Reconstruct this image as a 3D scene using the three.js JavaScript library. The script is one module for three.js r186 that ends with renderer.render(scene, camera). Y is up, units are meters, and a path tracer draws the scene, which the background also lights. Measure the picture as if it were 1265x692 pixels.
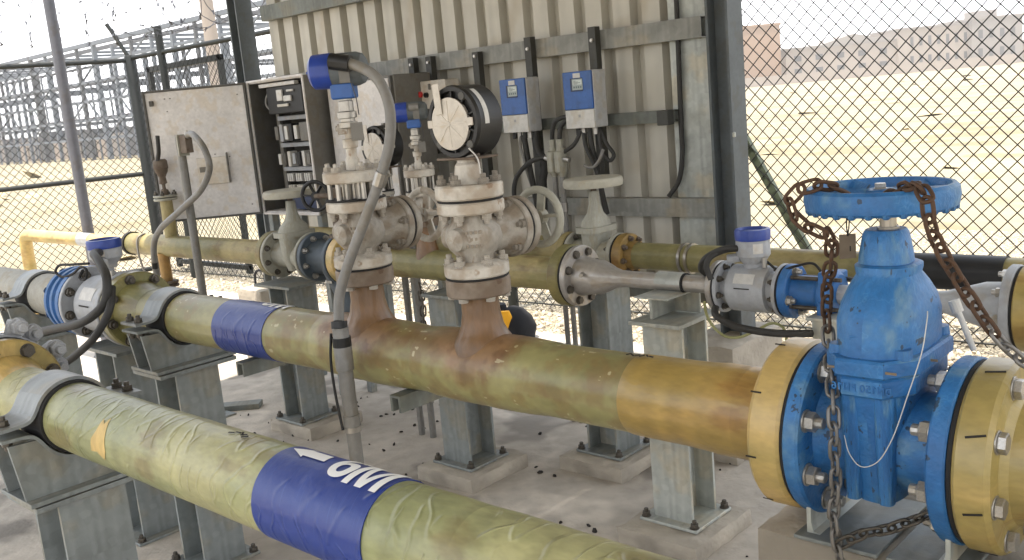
import * as THREE from 'three';
import { RoundedBoxGeometry } from 'three/addons/geometries/RoundedBoxGeometry.js';
import { mergeGeometries, toCreasedNormals } from 'three/addons/utils/BufferGeometryUtils.js';
import { FontLoader } from 'three/addons/loaders/FontLoader.js';
import { TextGeometry } from 'three/addons/geometries/TextGeometry.js';

// ------------------------------------------------------------------ camera, sky, sun, exposure
const scene = new THREE.Scene();
const camera = new THREE.PerspectiveCamera(32.35, 1265 / 692, 0.05, 2000);
camera.position.set(0, 1.55, 0);
camera.up.set(Math.sin(0.0), 1, 0);
camera.lookAt(-0.67421672, 1.55 - 0.18412934, -0.715212);
camera.rotateZ(-5.194428 * Math.PI / 180);
camera.updateProjectionMatrix();

const renderer = new THREE.WebGLRenderer({ antialias: true });
renderer.setSize(1024, 560);
renderer.toneMapping = THREE.LinearToneMapping;
renderer.toneMappingExposure = 2.85;
renderer.shadowMap.enabled = true;

const SUN = new THREE.Vector3(-0.03, 0.96, 0.20).normalize();
{
  const w = 128, h = 64, d = new Float32Array(w * h * 4);
  for (let j = 0; j < h; j++) for (let i = 0; i < w; i++) {
    const el = (j + 0.5) / h * Math.PI - Math.PI / 2;          // row 0 is the bottom
    const t = Math.max(0, Math.sin(el));
    const k = Math.pow(1 - t, 2.2);                            // hazy desert sky, paler to the horizon
    const az = (i + 0.5) / w * 2 * Math.PI;
    const vary = 1 + 0.03 * Math.sin(az * 3 + el * 4) * (1 - t);
    const o = (j * w + i) * 4;
    d[o] = (0.66 + 0.36 * k) * vary; d[o + 1] = (0.72 + 0.30 * k) * vary; d[o + 2] = (0.82 + 0.22 * k) * vary; d[o + 3] = 1;
  }
  const sky = new THREE.DataTexture(d, w, h, THREE.RGBAFormat, THREE.FloatType);
  sky.mapping = THREE.EquirectangularReflectionMapping; sky.magFilter = THREE.LinearFilter; sky.minFilter = THREE.LinearFilter;
  sky.colorSpace = THREE.LinearSRGBColorSpace; sky.needsUpdate = true;
  scene.background = sky; scene.environment = sky;
}
const sun = new THREE.DirectionalLight(0xfff4e6, 3.4);
sun.position.copy(SUN).multiplyScalar(40).add(new THREE.Vector3(-3, 0, -3)); sun.target.position.set(-3, 0, -3);
sun.castShadow = true; sun.shadow.mapSize.set(4096, 4096);
Object.assign(sun.shadow.camera, { left: -14, right: 14, top: 14, bottom: -14, near: 1, far: 90 });
sun.shadow.radius = 1.2;
scene.add(sun, sun.target);

// ------------------------------------------------------------------ random, noise, textures
let _s = 12345; const rnd = () => { _s = (_s * 1664525 + 1013904223) >>> 0; return _s / 4294967296; };
const rr = (a, b) => a + (b - a) * rnd();
const hash = (x, y, s) => { let n = (x * 374761393 + y * 668265263 + s * 974634721) | 0; n = Math.imul(n ^ (n >>> 13), 1274126177); n ^= n >>> 16; return (n >>> 0) / 4294967296; };
function vn(x, y, p, s) {                    // value noise that repeats every p cells
  const xi = Math.floor(x), yi = Math.floor(y), fx = x - xi, fy = y - yi;
  const u = fx * fx * (3 - 2 * fx), v = fy * fy * (3 - 2 * fy), m = (a) => ((a % p) + p) % p;
  const a = hash(m(xi), m(yi), s), b = hash(m(xi + 1), m(yi), s), c = hash(m(xi), m(yi + 1), s), d = hash(m(xi + 1), m(yi + 1), s);
  return a + (b - a) * u + (c - a) * v + (a - b - c + d) * u * v;
}
function fbm(u, v, p, oct, s) { let t = 0, a = 0.5, n = 0; for (let i = 0; i < oct; i++) { t += a * vn(u * p, v * p, p, s + i); n += a; a *= 0.5; p *= 2; } return t / n; }
const sst = (a, b, x) => { const t = Math.min(1, Math.max(0, (x - a) / (b - a))); return t * t * (3 - 2 * t); };
const mixc = (a, b, t) => [a[0] + (b[0] - a[0]) * t, a[1] + (b[1] - a[1]) * t, a[2] + (b[2] - a[2]) * t];
function tex(size, metres, fn, colour = true) {
  const d = new Uint8Array(size * size * 4);
  for (let j = 0; j < size; j++) for (let i = 0; i < size; i++) {
    const c = fn(i / size, j / size), o = (j * size + i) * 4;
    const q = Array.isArray(c) ? c : [c, c, c];
    for (let k = 0; k < 3; k++) d[o + k] = Math.max(0, Math.min(255, Math.round(q[k] * 255)));
    d[o + 3] = 255;
  }
  const t = new THREE.DataTexture(d, size, size, THREE.RGBAFormat);
  t.wrapS = t.wrapT = THREE.RepeatWrapping; t.magFilter = THREE.LinearFilter; t.minFilter = THREE.LinearMipmapLinearFilter; t.generateMipmaps = true;
  if (colour) t.colorSpace = THREE.SRGBColorSpace;
  const m = Array.isArray(metres) ? metres : [metres, metres];
  t.repeat.set(1 / m[0], 1 / m[1]); t.needsUpdate = true; return t;
}
const T = {};
T.concrete = tex(768, 2.3, (u, v) => {
  const a = fbm(u, v, 4, 5, 1), b = fbm(u, v, 40, 3, 9), c = fbm(u + 0.3, v, 7, 4, 21);
  let k = 0.80 + 0.30 * (a - 0.5) + 0.14 * (b - 0.5);
  k -= 0.16 * sst(0.58, 0.68, c) * (0.6 + 0.8 * b);
  k += 0.09 * sst(0.62, 0.72, fbm(u, v + 0.4, 6, 4, 33));
  return [k, k * 0.975, k * 0.94];
});
T.concreteBump = tex(512, 0.9, (u, v) => 0.5 * fbm(u, v, 8, 4, 5) + 0.5 * fbm(u, v, 64, 2, 6), false);
T.grp = tex(768, [0.42, 0.9], (u, v) => {     // v runs along the pipe, u round it
  const a = fbm(u, v, 4, 5, 40), st = fbm(u * 1, v * 1, 64, 2, 42), band = vn(u * 3, v * 28, 84, 43), dk = fbm(u, v, 6, 5, 47);
  let c = mixc([0.78, 0.79, 0.66], [0.95, 0.92, 0.80], sst(0.3, 0.7, a));
  c = mixc(c, [0.66, 0.57, 0.43], 0.5 * sst(0.60, 0.75, dk));
  const k = 0.93 + 0.14 * (band - 0.5) + 0.10 * (st - 0.5);
  return [c[0] * k, c[1] * k, c[2] * k];
});
T.grpBump = tex(768, [0.38, 0.62], (u, v) => {   // hand laid glass tape: fine weave plus creases running round the pipe
  const w = 0.5 + 0.5 * Math.sin((v * 9 + 0.5 * fbm(u, v, 5, 3, 51)) * Math.PI * 2);
  const cr = 1 - Math.abs(2 * fbm(u * 1, v, 8, 3, 52) - 1);
  return 0.25 * w + 0.45 * Math.pow(cr, 5) + 0.3 * fbm(u, v, 24, 3, 53);
}, false);
T.wrinkle = tex(1024, [0.53, 0.7], (u, v) => {   // loose wrap with long folds slanting round the pipe
  let h = 0;
  for (let k = 0; k < 3; k++) {
    const x = v * (9 + 3 * k) + u * (k === 1 ? -4 : 3) + 2.4 * fbm(u, v, 3 + k, 3, 60 + k);
    const f = Math.abs((x - Math.floor(x)) - 0.5) * 2;
    const on = sst(0.50, 0.64, fbm(u + 0.17 * k, v, 7, 3, 70 + k));
    h += on * Math.exp(-Math.pow(f / 0.16, 2));
  }
  return Math.min(1, 0.15 + 0.5 * h + 0.25 * fbm(u, v, 30, 3, 80));
}, false);
T.galv = tex(512, 0.5, (u, v) => {
  const N = 26; let best = 9, id = 0; const x = u * N, y = v * N, xi = Math.floor(x), yi = Math.floor(y);
  for (let a = -1; a <= 1; a++) for (let b = -1; b <= 1; b++) {
    const cx = ((xi + a) % N + N) % N, cy = ((yi + b) % N + N) % N;
    const dx = xi + a + hash(cx, cy, 3) - x, dy = yi + b + hash(cx, cy, 4) - y, d = dx * dx + dy * dy;
    if (d < best) { best = d; id = hash(cx, cy, 5); }
  }
  const st = fbm(u, v, 5, 4, 90), run = vn(u * 40, v * 2, 40, 91), du = sst(0.55, 0.75, fbm(u, v, 4, 5, 94));
  const k = 0.82 + 0.06 * (id - 0.5) + 0.22 * (st - 0.5) + 0.10 * (run - 0.5);
  return mixc([k * 0.98, k, k * 0.995], [k * 1.03, k * 1.0, k * 0.93], du);
});
T.dust = tex(512, 0.45, (u, v) => {             // paint with dust, scuffs and small chips
  const a = fbm(u, v, 4, 5, 100), b = fbm(u, v, 36, 3, 103), c = fbm(u + 0.2, v, 10, 4, 106);
  const k = 0.86 + 0.16 * (a - 0.5) + 0.10 * (b - 0.5);
  return mixc([k, k, k], [0.80, 0.74, 0.64], 0.34 * sst(0.54, 0.72, c));
});
T.grime = tex(512, 0.35, (u, v) => {            // old cast iron under pale paint: brown dirt in patches
  const a = fbm(u, v, 4, 5, 110), b = fbm(u, v, 30, 3, 113), c = fbm(u + 0.4, v, 7, 5, 116);
  const k = 0.84 + 0.20 * (a - 0.5) + 0.12 * (b - 0.5);
  return mixc(mixc([k, k * 0.985, k * 0.955], [0.62, 0.54, 0.45], 0.5 * sst(0.45, 0.75, c)), [0.48, 0.34, 0.22], 0.45 * sst(0.66, 0.78, fbm(u, v + 0.3, 12, 4, 119)));
});
T.bluePaint = tex(768, 0.42, (u, v) => {        // blue enamel: settled dust, grease, scuffed pale spots and small chips down to dark iron
  const a = fbm(u, v, 4, 5, 400), b = fbm(u, v, 40, 3, 404), c = fbm(u + 0.2, v, 8, 5, 408), e = fbm(u, v + 0.5, 22, 4, 412), r = 1 - Math.abs(2 * fbm(u, v, 12, 4, 416) - 1);
  let q = mixc([0.14, 0.385, 0.61], [0.19, 0.45, 0.68], sst(0.3, 0.7, a)); const k = 0.95 + 0.16 * (b - 0.5); q = [q[0] * k, q[1] * k, q[2] * k];
  q = mixc(q, [0.50, 0.56, 0.58], 0.42 * sst(0.52, 0.74, c) * (0.5 + b));
  q = mixc(q, [0.40, 0.58, 0.75], 0.25 * sst(0.955, 0.99, r) * sst(0.45, 0.6, a));
  return mixc(q, [0.13, 0.17, 0.22], 0.7 * sst(0.755, 0.775, e));
});
T.fine = tex(512, 0.25, (u, v) => 0.5 * fbm(u, v, 6, 4, 130) + 0.5 * fbm(u, v, 50, 3, 131), false);
T.rust = tex(256, 0.12, (u, v) => { const a = fbm(u, v, 6, 5, 140); return mixc([0.40, 0.37, 0.34], [0.50, 0.36, 0.26], sst(0.35, 0.65, a)); });
T.panel = tex(768, [1.9, 2.6], (u, v) => {
  const a = fbm(u, v, 4, 5, 150), run = vn(u * 60, v * 3, 60, 151), b = fbm(u, v, 40, 2, 153);
  const k = 0.83 + 0.12 * (a - 0.5) + 0.08 * (run - 0.5) + 0.05 * (b - 0.5);
  return mixc([k, k * 0.985, k * 0.945], [0.66, 0.58, 0.47], 0.30 * sst(0.60, 0.80, fbm(u, v * 0.5 * 2, 9, 4, 155)));
});
T.sand = tex(1024, 23, (u, v) => {
  const a = fbm(u, v, 5, 6, 160), b = fbm(u, v, 60, 4, 166), c = fbm(u + 0.1, v + 0.6, 18, 5, 170);
  const k = 0.88 + 0.16 * (a - 0.5) + 0.14 * (b - 0.5);
  return mixc([k, k * 0.98, k * 0.915], [0.72, 0.67, 0.57], 0.6 * sst(0.56, 0.70, c));
});
T.gravel = tex(1024, 1.6, (u, v) => {
  const N = 64; let best = 9, second = 9, id = 0; const x = u * N, y = v * N, xi = Math.floor(x), yi = Math.floor(y);
  for (let a = -1; a <= 1; a++) for (let b = -1; b <= 1; b++) {
    const cx = ((xi + a) % N + N) % N, cy = ((yi + b) % N + N) % N;
    const dx = xi + a + hash(cx, cy, 203) - x, dy = yi + b + hash(cx, cy, 204) - y, d = dx * dx + dy * dy;
    if (d < best) { second = best; best = d; id = hash(cx, cy, 205); } else if (d < second) second = d;
  }
  const k = (0.68 + 0.3 * id) * (0.62 + 0.38 * sst(0.0, 0.25, second - best));
  return [k, k * 0.96, k * 0.86];
});
{                                                // middle pipe: olive resin with brown resin stains spread round the two tees
  const w = 512, h = 1536, d = new Uint8Array(w * h * 4);
  for (let j = 0; j < h; j++) for (let i = 0; i < w; i++) {
    const x = -3.4 + (j + 0.5) / h * 2.24, a = ((i + 0.5) / w - 0.5) * 2 * Math.PI, u = i / w, v = j / h, s = a * 0.084;
    const n1 = fbm(u, v * 4, 4, 5, 301), n2 = fbm(u, v * 4, 16, 4, 311), n3 = fbm(u, v * 3, 40, 2, 321);
    let c = mixc([0.57, 0.555, 0.37], [0.71, 0.68, 0.47], sst(0.25, 0.75, n1));
    c = mixc(c, [0.62, 0.53, 0.34], 0.55 * sst(0.5, 0.7, n2));
    for (const t of [-2.05, -1.62]) {
      const q = Math.hypot((x - t) / 1.5, s) + 0.16 * (fbm(u + 0.37, v * 4 + t, 8, 5, 331) - 0.5);
      c = mixc(c, mixc([0.64, 0.48, 0.36], [0.50, 0.34, 0.23], sst(0.35, 0.65, n2)), 0.85 * (1 - sst(0.05, 0.15, q)));
    }
    if (x > -2.45) c = mixc(c, [0.55, 0.44, 0.28], 0.5 * sst(0.48, 0.72, fbm(u + 0.7, v * 4, 9, 4, 341)));
    if (n3 > 0.78 && n2 > 0.58) c = mixc(c, [0.86, 0.83, 0.72], 0.7);
    const k = 0.97 + 0.12 * (n3 - 0.5), o = (j * w + i) * 4; for (let e = 0; e < 3; e++) d[o + e] = Math.max(0, Math.min(255, c[e] * k * 255)); d[o + 3] = 255;
  }
  const t = new THREE.DataTexture(d, w, h, THREE.RGBAFormat); t.magFilter = THREE.LinearFilter; t.minFilter = THREE.LinearMipmapLinearFilter; t.generateMipmaps = true; t.colorSpace = THREE.SRGBColorSpace; t.needsUpdate = true; T.midPipe = t;
}
const std = (o) => new THREE.MeshStandardMaterial(o);
const phy = (o) => new THREE.MeshPhysicalMaterial(o);
const M = {
  concrete: std({ color: 0xd5d0c8, map: T.concrete, bumpMap: T.concreteBump, bumpScale: 0.004, roughness: 0.93 }),
  pad: std({ color: 0xbdb8ae, map: T.concrete, bumpMap: T.concreteBump, bumpScale: 0.006, roughness: 0.95 }),
  sand: std({ color: 0x9f9885, map: T.sand, roughness: 1 }),
  gravel: std({ color: 0xd6d0c6, map: T.gravel, bumpMap: T.gravel, bumpScale: 0.02, roughness: 1 }),
  stone: std({ color: 0xd0cac0, roughness: 1 }),
  grpA: phy({ color: 0xb2b494, map: T.grp, bumpMap: T.wrinkle, bumpScale: 0.0045, roughness: 0.42, clearcoat: 0.25, clearcoatRoughness: 0.35 }),
  pipeB: phy({ color: 0xdcdbd1, map: T.midPipe, roughness: 0.42, clearcoat: 0.2, clearcoatRoughness: 0.35 }),
  grpB: phy({ color: 0x9f9a70, map: T.grp, bumpMap: T.grpBump, bumpScale: 0.0016, roughness: 0.42, clearcoat: 0.2, clearcoatRoughness: 0.35 }),
  grpY: phy({ color: 0xd8bd86, map: T.grp, bumpMap: T.grpBump, bumpScale: 0.0014, roughness: 0.40, clearcoat: 0.3, clearcoatRoughness: 0.3 }),
  grpR: phy({ color: 0x7d5c3a, map: T.grp, bumpMap: T.grpBump, bumpScale: 0.0025, roughness: 0.45, clearcoat: 0.25, clearcoatRoughness: 0.35 }),
  grpC: phy({ color: 0xa99f7c, map: T.grp, bumpMap: T.grpBump, bumpScale: 0.0012, roughness: 0.5 }),
  grpBrown: phy({ color: 0xb6925f, map: T.grp, bumpMap: T.grpBump, bumpScale: 0.0015, roughness: 0.5 }),
  grpPale: std({ color: 0xd9bf8a, map: T.grp, roughness: 0.55 }),
  blackBand: std({ color: 0x1b1b1c, map: T.dust, roughness: 0.6 }),
  galv: std({ color: 0x9c9f9e, map: T.galv, bumpMap: T.fine, bumpScale: 0.0005, roughness: 0.55, metalness: 0.12 }),
  galvDark: std({ color: 0x83857f, map: T.galv, roughness: 0.6, metalness: 0.12 }),
  galvBright: std({ color: 0xcfcfc9, map: T.galv, roughness: 0.45, metalness: 0.15 }),
  steel: std({ color: 0xb9b5ae, map: T.dust, roughness: 0.33, metalness: 0.85 }),
  nut: std({ color: 0xc9c6c0, map: T.dust, roughness: 0.36, metalness: 0.75 }),
  nutDark: std({ color: 0x716e69, map: T.grime, roughness: 0.5, metalness: 0.6 }),
  strut: std({ color: 0x4a4a45, map: T.dust, roughness: 0.6, metalness: 0.2 }),
  girt: std({ color: 0xa5a29b, map: T.galv, roughness: 0.55, metalness: 0.12 }),
  colSteel: std({ color: 0x62696c, map: T.dust, bumpMap: T.fine, bumpScale: 0.0005, roughness: 0.6 }),
  panel: std({ color: 0xdad9d4, map: T.panel, roughness: 0.55, metalness: 0.05 }),
  blue: phy({ color: 0xffffff, map: T.bluePaint, bumpMap: T.fine, bumpScale: 0.002, roughness: 0.52, clearcoat: 0.08, clearcoatRoughness: 0.4 }),
  blueDark: phy({ color: 0x2f70b4, map: T.dust, roughness: 0.5 }),
  bluePlastic: phy({ color: 0x2748a8, map: T.dust, roughness: 0.38 }),
  navy: std({ color: 0x22355c, map: T.dust, roughness: 0.5 }),
  meter: std({ color: 0xb9bcc0, map: T.dust, roughness: 0.5 }),
  meterWhite: std({ color: 0xd4d5d6, map: T.dust, roughness: 0.45 }),
  valveGrey: std({ color: 0xb7b5a6, map: T.dust, bumpMap: T.fine, bumpScale: 0.0012, roughness: 0.6 }),
  wheelCream: std({ color: 0xc5c1b0, map: T.dust, roughness: 0.6 }),
  iron: std({ color: 0xbab6af, map: T.grime, bumpMap: T.fine, bumpScale: 0.002, roughness: 0.65, metalness: 0.1 }),
  ironPale: std({ color: 0xdedbd5, map: T.grime, bumpMap: T.fine, bumpScale: 0.0015, roughness: 0.6 }),
  ironBrown: std({ color: 0x7d7166, map: T.grime, bumpMap: T.fine, bumpScale: 0.002, roughness: 0.75 }),
  checkGrey: std({ color: 0x55616b, map: T.dust, roughness: 0.55 }),
  black: std({ color: 0x191919, map: T.dust, roughness: 0.5 }),
  rubber: std({ color: 0x1d1c1b, roughness: 0.8 }),
  hose: std({ color: 0x3a3936, map: T.dust, roughness: 0.65 }),
  hoseGrey: std({ color: 0x908e89, map: T.dust, roughness: 0.5, metalness: 0.15 }),
  cream: std({ color: 0xe4dccf, map: T.dust, roughness: 0.5 }),
  cabinet: std({ color: 0xeeeae6, map: T.dust, roughness: 0.5 }),
  cabGrey: std({ color: 0x7d7a73, map: T.dust, roughness: 0.55 }),
  cabIn: std({ color: 0x5c5a55, map: T.dust, roughness: 0.6 }),
  white: std({ color: 0xe2e0da, map: T.dust, roughness: 0.5 }),
  chain: std({ color: 0x8d8a86, map: T.dust, roughness: 0.45, metalness: 0.55 }),
  chainRust: std({ color: 0xb0aaa2, map: T.rust, roughness: 0.75, metalness: 0.25 }),
  fence: std({ color: 0x0b0d0c, roughness: 0.9 }),
  fencePost: std({ color: 0x0d1510, map: T.dust, roughness: 0.55 }),
  brace: std({ color: 0x55604a, map: T.dust, roughness: 0.6 }),
  pole: std({ color: 0x6a6b72, map: T.dust, roughness: 0.55 }),
  wire: std({ color: 0x4c4d52, roughness: 0.5, metalness: 0.5 }),
  cardboard: std({ color: 0x8a7a66, map: T.dust, roughness: 0.85 }),
  red: std({ color: 0xc02a2a, roughness: 0.4 }),
  yellow: std({ color: 0xe6a416, roughness: 0.7 }),
  cloth: std({ color: 0x17171a, roughness: 0.95 }),
  rack: std({ color: 0x5f656c, roughness: 0.8 }),
  rackDark: std({ color: 0x4d4f52, roughness: 0.9 }),
  bldBrown: std({ color: 0x8c725c, roughness: 0.9 }),
  bldPale: std({ color: 0x958a80, roughness: 0.9 }),
  bldGrey: std({ color: 0x857f7a, roughness: 0.9 }),
  bldWin: std({ color: 0x4a4a4c, roughness: 0.5 }),
  ink: std({ color: 0x2a2622, roughness: 0.9 }),
  paint: std({ color: 0xe8e8e6, roughness: 0.6 }),
  lcd: std({ color: 0x9fa8a4, roughness: 0.2 }),
};
M.grpRtone = phy({ color: 0xb4a680, map: T.grp, bumpMap: T.grpBump, bumpScale: 0.003, roughness: 0.4, clearcoat: 0.3, clearcoatRoughness: 0.3 });
M.grpRtone2 = M.grpRtone;
M.grpFl = std({ color: 0x978a7d, map: T.grime, bumpMap: T.fine, bumpScale: 0.001, roughness: 0.6 });
M.resin = phy({ color: 0xa07f60, map: T.grp, bumpMap: T.grpBump, bumpScale: 0.003, roughness: 0.38, clearcoat: 0.35, clearcoatRoughness: 0.3 });
M.grpG = phy({ color: 0xbfb67c, map: T.grp, bumpMap: T.grpBump, bumpScale: 0.0014, roughness: 0.38, clearcoat: 0.35, clearcoatRoughness: 0.25 });
M.grpDusty = std({ color: 0xb3b0a4, map: T.dust, roughness: 0.7 });
M.grpSun = M.grpC;
M.grpSunY = M.grpY;
M.grpBs = phy({ color: 0x9a9068, map: T.grp, roughness: 0.5 });
M.grpYold = phy({ color: 0xc0ab74, map: T.grp, bumpMap: T.grpBump, bumpScale: 0.0012, roughness: 0.45 });
M.steelDull = std({ color: 0xc4bfb8, map: T.dust, bumpMap: T.fine, bumpScale: 0.0004, roughness: 0.38, metalness: 0.5 });
M.bluePlasticL = phy({ color: 0x2f66b4, map: T.dust, roughness: 0.4 });
M.wireGreen = std({ color: 0x9a9a6a, roughness: 0.6 });
M.strap = std({ color: 0xa3a5a6, map: T.galv, roughness: 0.45, metalness: 0.15 });
M.grpEnd = phy({ color: 0xd2ae70, map: T.grp, bumpMap: T.grpBump, bumpScale: 0.0018, roughness: 0.4, clearcoat: 0.3, clearcoatRoughness: 0.3 });
M.tuft = std({ color: 0xbdb39b, roughness: 1 });
M.soil = std({ color: 0x8a745c, map: T.concrete, bumpMap: T.concreteBump, bumpScale: 0.01, roughness: 1 });
// ------------------------------------------------------------------ helpers
const PI = Math.PI, V = (x, y, z) => new THREE.Vector3(x, y, z);
const used = {};
function numbered(n) { const k = used[n] = (used[n] ?? -1) + 1; return k ? n + '_' + String(k).padStart(3, '0') : n; }
function thing(name, label, category, pos = [0, 0, 0], group) {
  const o = new THREE.Group(); o.name = numbered(name); o.position.set(...pos);
  o.userData = { label, category }; if (group) o.userData.group = group; scene.add(o); return o;
}
function part(name, geo, mat, parent, pos, rot) {
  const m = new THREE.Mesh(geo, mat); m.name = name; m.castShadow = m.receiveShadow = true;
  if (pos) m.position.set(...pos); if (rot) m.rotation.set(...rot); parent.add(m); return m;
}
function structure(name, geo, mat) { const m = part(name, geo, mat, scene); m.userData = { kind: 'structure' }; return m; }
function boxUV(g) {                                     // metres on every face, by the way it points
  if (g.index) g = g.toNonIndexed();
  const p = g.attributes.position, n = g.attributes.normal, uv = new Float32Array(p.count * 2);
  for (let i = 0; i < p.count; i += 3) {
    const nx = Math.abs(n.getX(i) + n.getX(i + 1) + n.getX(i + 2)), ny = Math.abs(n.getY(i) + n.getY(i + 1) + n.getY(i + 2)), nz = Math.abs(n.getZ(i) + n.getZ(i + 1) + n.getZ(i + 2));
    for (let k = i; k < i + 3; k++) {
      const x = p.getX(k), y = p.getY(k), z = p.getZ(k);
      if (nx >= ny && nx >= nz) { uv[2 * k] = z + 0.31; uv[2 * k + 1] = y; } else if (ny >= nz) { uv[2 * k] = x; uv[2 * k + 1] = z + 0.17; } else { uv[2 * k] = x + 0.07; uv[2 * k + 1] = y; }
    }
  }
  g.setAttribute('uv', new THREE.BufferAttribute(uv, 2)); return g;
}
function roughBlock(w, h, d, x, y, z, amp = 0.006, s = 1) {   // cast concrete with worn, uneven faces and rounded arrises
  const g = new THREE.BoxGeometry(w, h, d, Math.ceil(w / 0.03), Math.max(3, Math.ceil(h / 0.03)), Math.ceil(d / 0.03)), p = g.attributes.position;
  for (let i = 0; i < p.count; i++) {
    let a = p.getX(i), b = p.getY(i), c = p.getZ(i); const ex = Math.abs(a) > w / 2 - 1e-5, ey = Math.abs(b) > h / 2 - 1e-5, ez = Math.abs(c) > d / 2 - 1e-5, e = (ex ? 1 : 0) + (ey ? 1 : 0) + (ez ? 1 : 0);
    const n = (k) => vn(a * 14 + 50 + k * 7, b * 14 + c * 17 + 50 + k * 3, 4000, s + k) - 0.5 + 0.5 * (vn(a * 40 + 90, c * 40 + b * 31 + 90 + k, 4000, s + 9) - 0.5), pull = e > 1 ? 0.006 + 0.012 * Math.max(0, n(5)) : 0;
    const da = ex ? -Math.sign(a) * pull + n(1) * amp : 0, db = ey && b > 0 ? -pull + n(2) * amp : 0, dc = ez ? -Math.sign(c) * pull + n(3) * amp : 0;
    p.setXYZ(i, a + da + x, b + db + y, c + dc + z);
  }
  g.computeVertexNormals(); return boxUV(toCreasedNormals(g, 0.5));
}
function box(w, h, d, x = 0, y = 0, z = 0, bev = 0.003) {
  const m = Math.min(w, h, d); bev = Math.min(bev, m * 0.3);
  const g = bev > 0 ? new RoundedBoxGeometry(w, h, d, 1, bev) : new THREE.BoxGeometry(w, h, d);
  g.translate(x, y, z); return boxUV(g);
}
// surface of revolution. profile [[t, r], ...]; t runs along the axis. Angle 0 is up (axis x), front (y), right (z)
function rev(axis, profile, seg = 32, o = {}) {
  const P = [], U = [], a0 = o.a0 ?? -PI, a1 = o.a1 ?? PI; let len = 0;
  const rows = profile.map(([t, r], i) => {
    if (i) len += Math.hypot(t - profile[i - 1][0], r - profile[i - 1][1]);
    const row = [];
    for (let k = 0; k <= seg; k++) {
      const a = a0 + (a1 - a0) * k / seg, q = r * (o.wob ? 1 + o.wob(a, t) : 1), s = Math.sin(a), c = Math.cos(a);
      row.push({ p: axis === 'x' ? [t, q * c, q * s] : axis === 'y' ? [q * s, t, q * c] : [q * c, q * s, t], u: [a * (o.ur ?? Math.max(...profile.map((x) => x[1]))), len + (o.v0 ?? profile[0][0])] });
    }
    return row;
  });
  const tri = (a, b, c) => { for (const q of [a, b, c]) { P.push(...q.p); U.push(...q.u); } };
  for (let i = 0; i + 1 < rows.length; i++) for (let k = 0; k < seg; k++) {
    const a = rows[i][k], b = rows[i][k + 1], c = rows[i + 1][k], d = rows[i + 1][k + 1];
    if (profile[i][1] > 1e-6) tri(a, b, d);
    if (profile[i + 1][1] > 1e-6) tri(a, d, c);
  }
  let g = new THREE.BufferGeometry();
  g.setAttribute('position', new THREE.Float32BufferAttribute(P, 3)); g.setAttribute('uv', new THREE.Float32BufferAttribute(U, 2));
  return toCreasedNormals(g, o.crease ?? 0.6);
}
const at = (g, x, y, z) => { g.translate(x, y, z); return g; };
const disc = (axis, t0, t1, r, seg = 32, b = 0.003) => rev(axis, [[t0, 0], [t0, r - b], [t0 + b, r], [t1 - b, r], [t1, r - b], [t1, 0]], seg);
const ring = (axis, t0, t1, r0, r1, seg = 32) => { const b = Math.min(0.004, (t1 - t0) / 3); return rev(axis, [[t0, r0], [t0, r1 - b], [t0 + b, r1], [t1 - b, r1], [t1, r1 - b], [t1, r0], [t0, r0]], seg); };
function rod(a, b, r, r2 = r, seg = 12) {                // straight bar between two points
  const d = V().subVectors(b, a), L = d.length(), g = rev('y', [[0, 0], [0, r], [L, r2], [L, 0]], seg);
  g.applyQuaternion(new THREE.Quaternion().setFromUnitVectors(V(0, 1, 0), d.normalize())); return at(g, a.x, a.y, a.z);
}
function bar(a, b, w, h, mat4) {                          // square bar between two points
  const d = V().subVectors(b, a), L = d.length(), g = boxUV(new THREE.BoxGeometry(w, L, h)); g.translate(0, L / 2, 0);
  g.applyQuaternion(new THREE.Quaternion().setFromUnitVectors(V(0, 1, 0), d.normalize())); return at(g, a.x, a.y, a.z);
}
function tube(pts, r, seg = 40, rad = 10) {
  const c = new THREE.CatmullRomCurve3(pts.map((p) => Array.isArray(p) ? V(...p) : p), false, 'centripetal');
  let g = new THREE.TubeGeometry(c, seg, r, rad, false); const uv = g.attributes.uv, L = c.getLength();
  for (let i = 0; i < uv.count; i++) uv.setXY(i, uv.getX(i) * L, uv.getY(i) * 2 * PI * r);
  const caps = [0, 1].map((t) => { const p = c.getPointAt(t), d = c.getTangentAt(t).multiplyScalar(t ? 1 : -1); const s = new THREE.CircleGeometry(r, rad); s.applyQuaternion(new THREE.Quaternion().setFromUnitVectors(V(0, 0, 1), d)); return at(s, p.x, p.y, p.z); });
  return mergeGeometries([g, ...caps].map((x) => x.toNonIndexed()));
}
const merge = (list) => mergeGeometries(list.map((g) => { const q = g.index ? g.toNonIndexed() : g; for (const k of Object.keys(q.attributes)) if (!['position', 'normal', 'uv'].includes(k)) q.deleteAttribute(k); return q; }));
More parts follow.
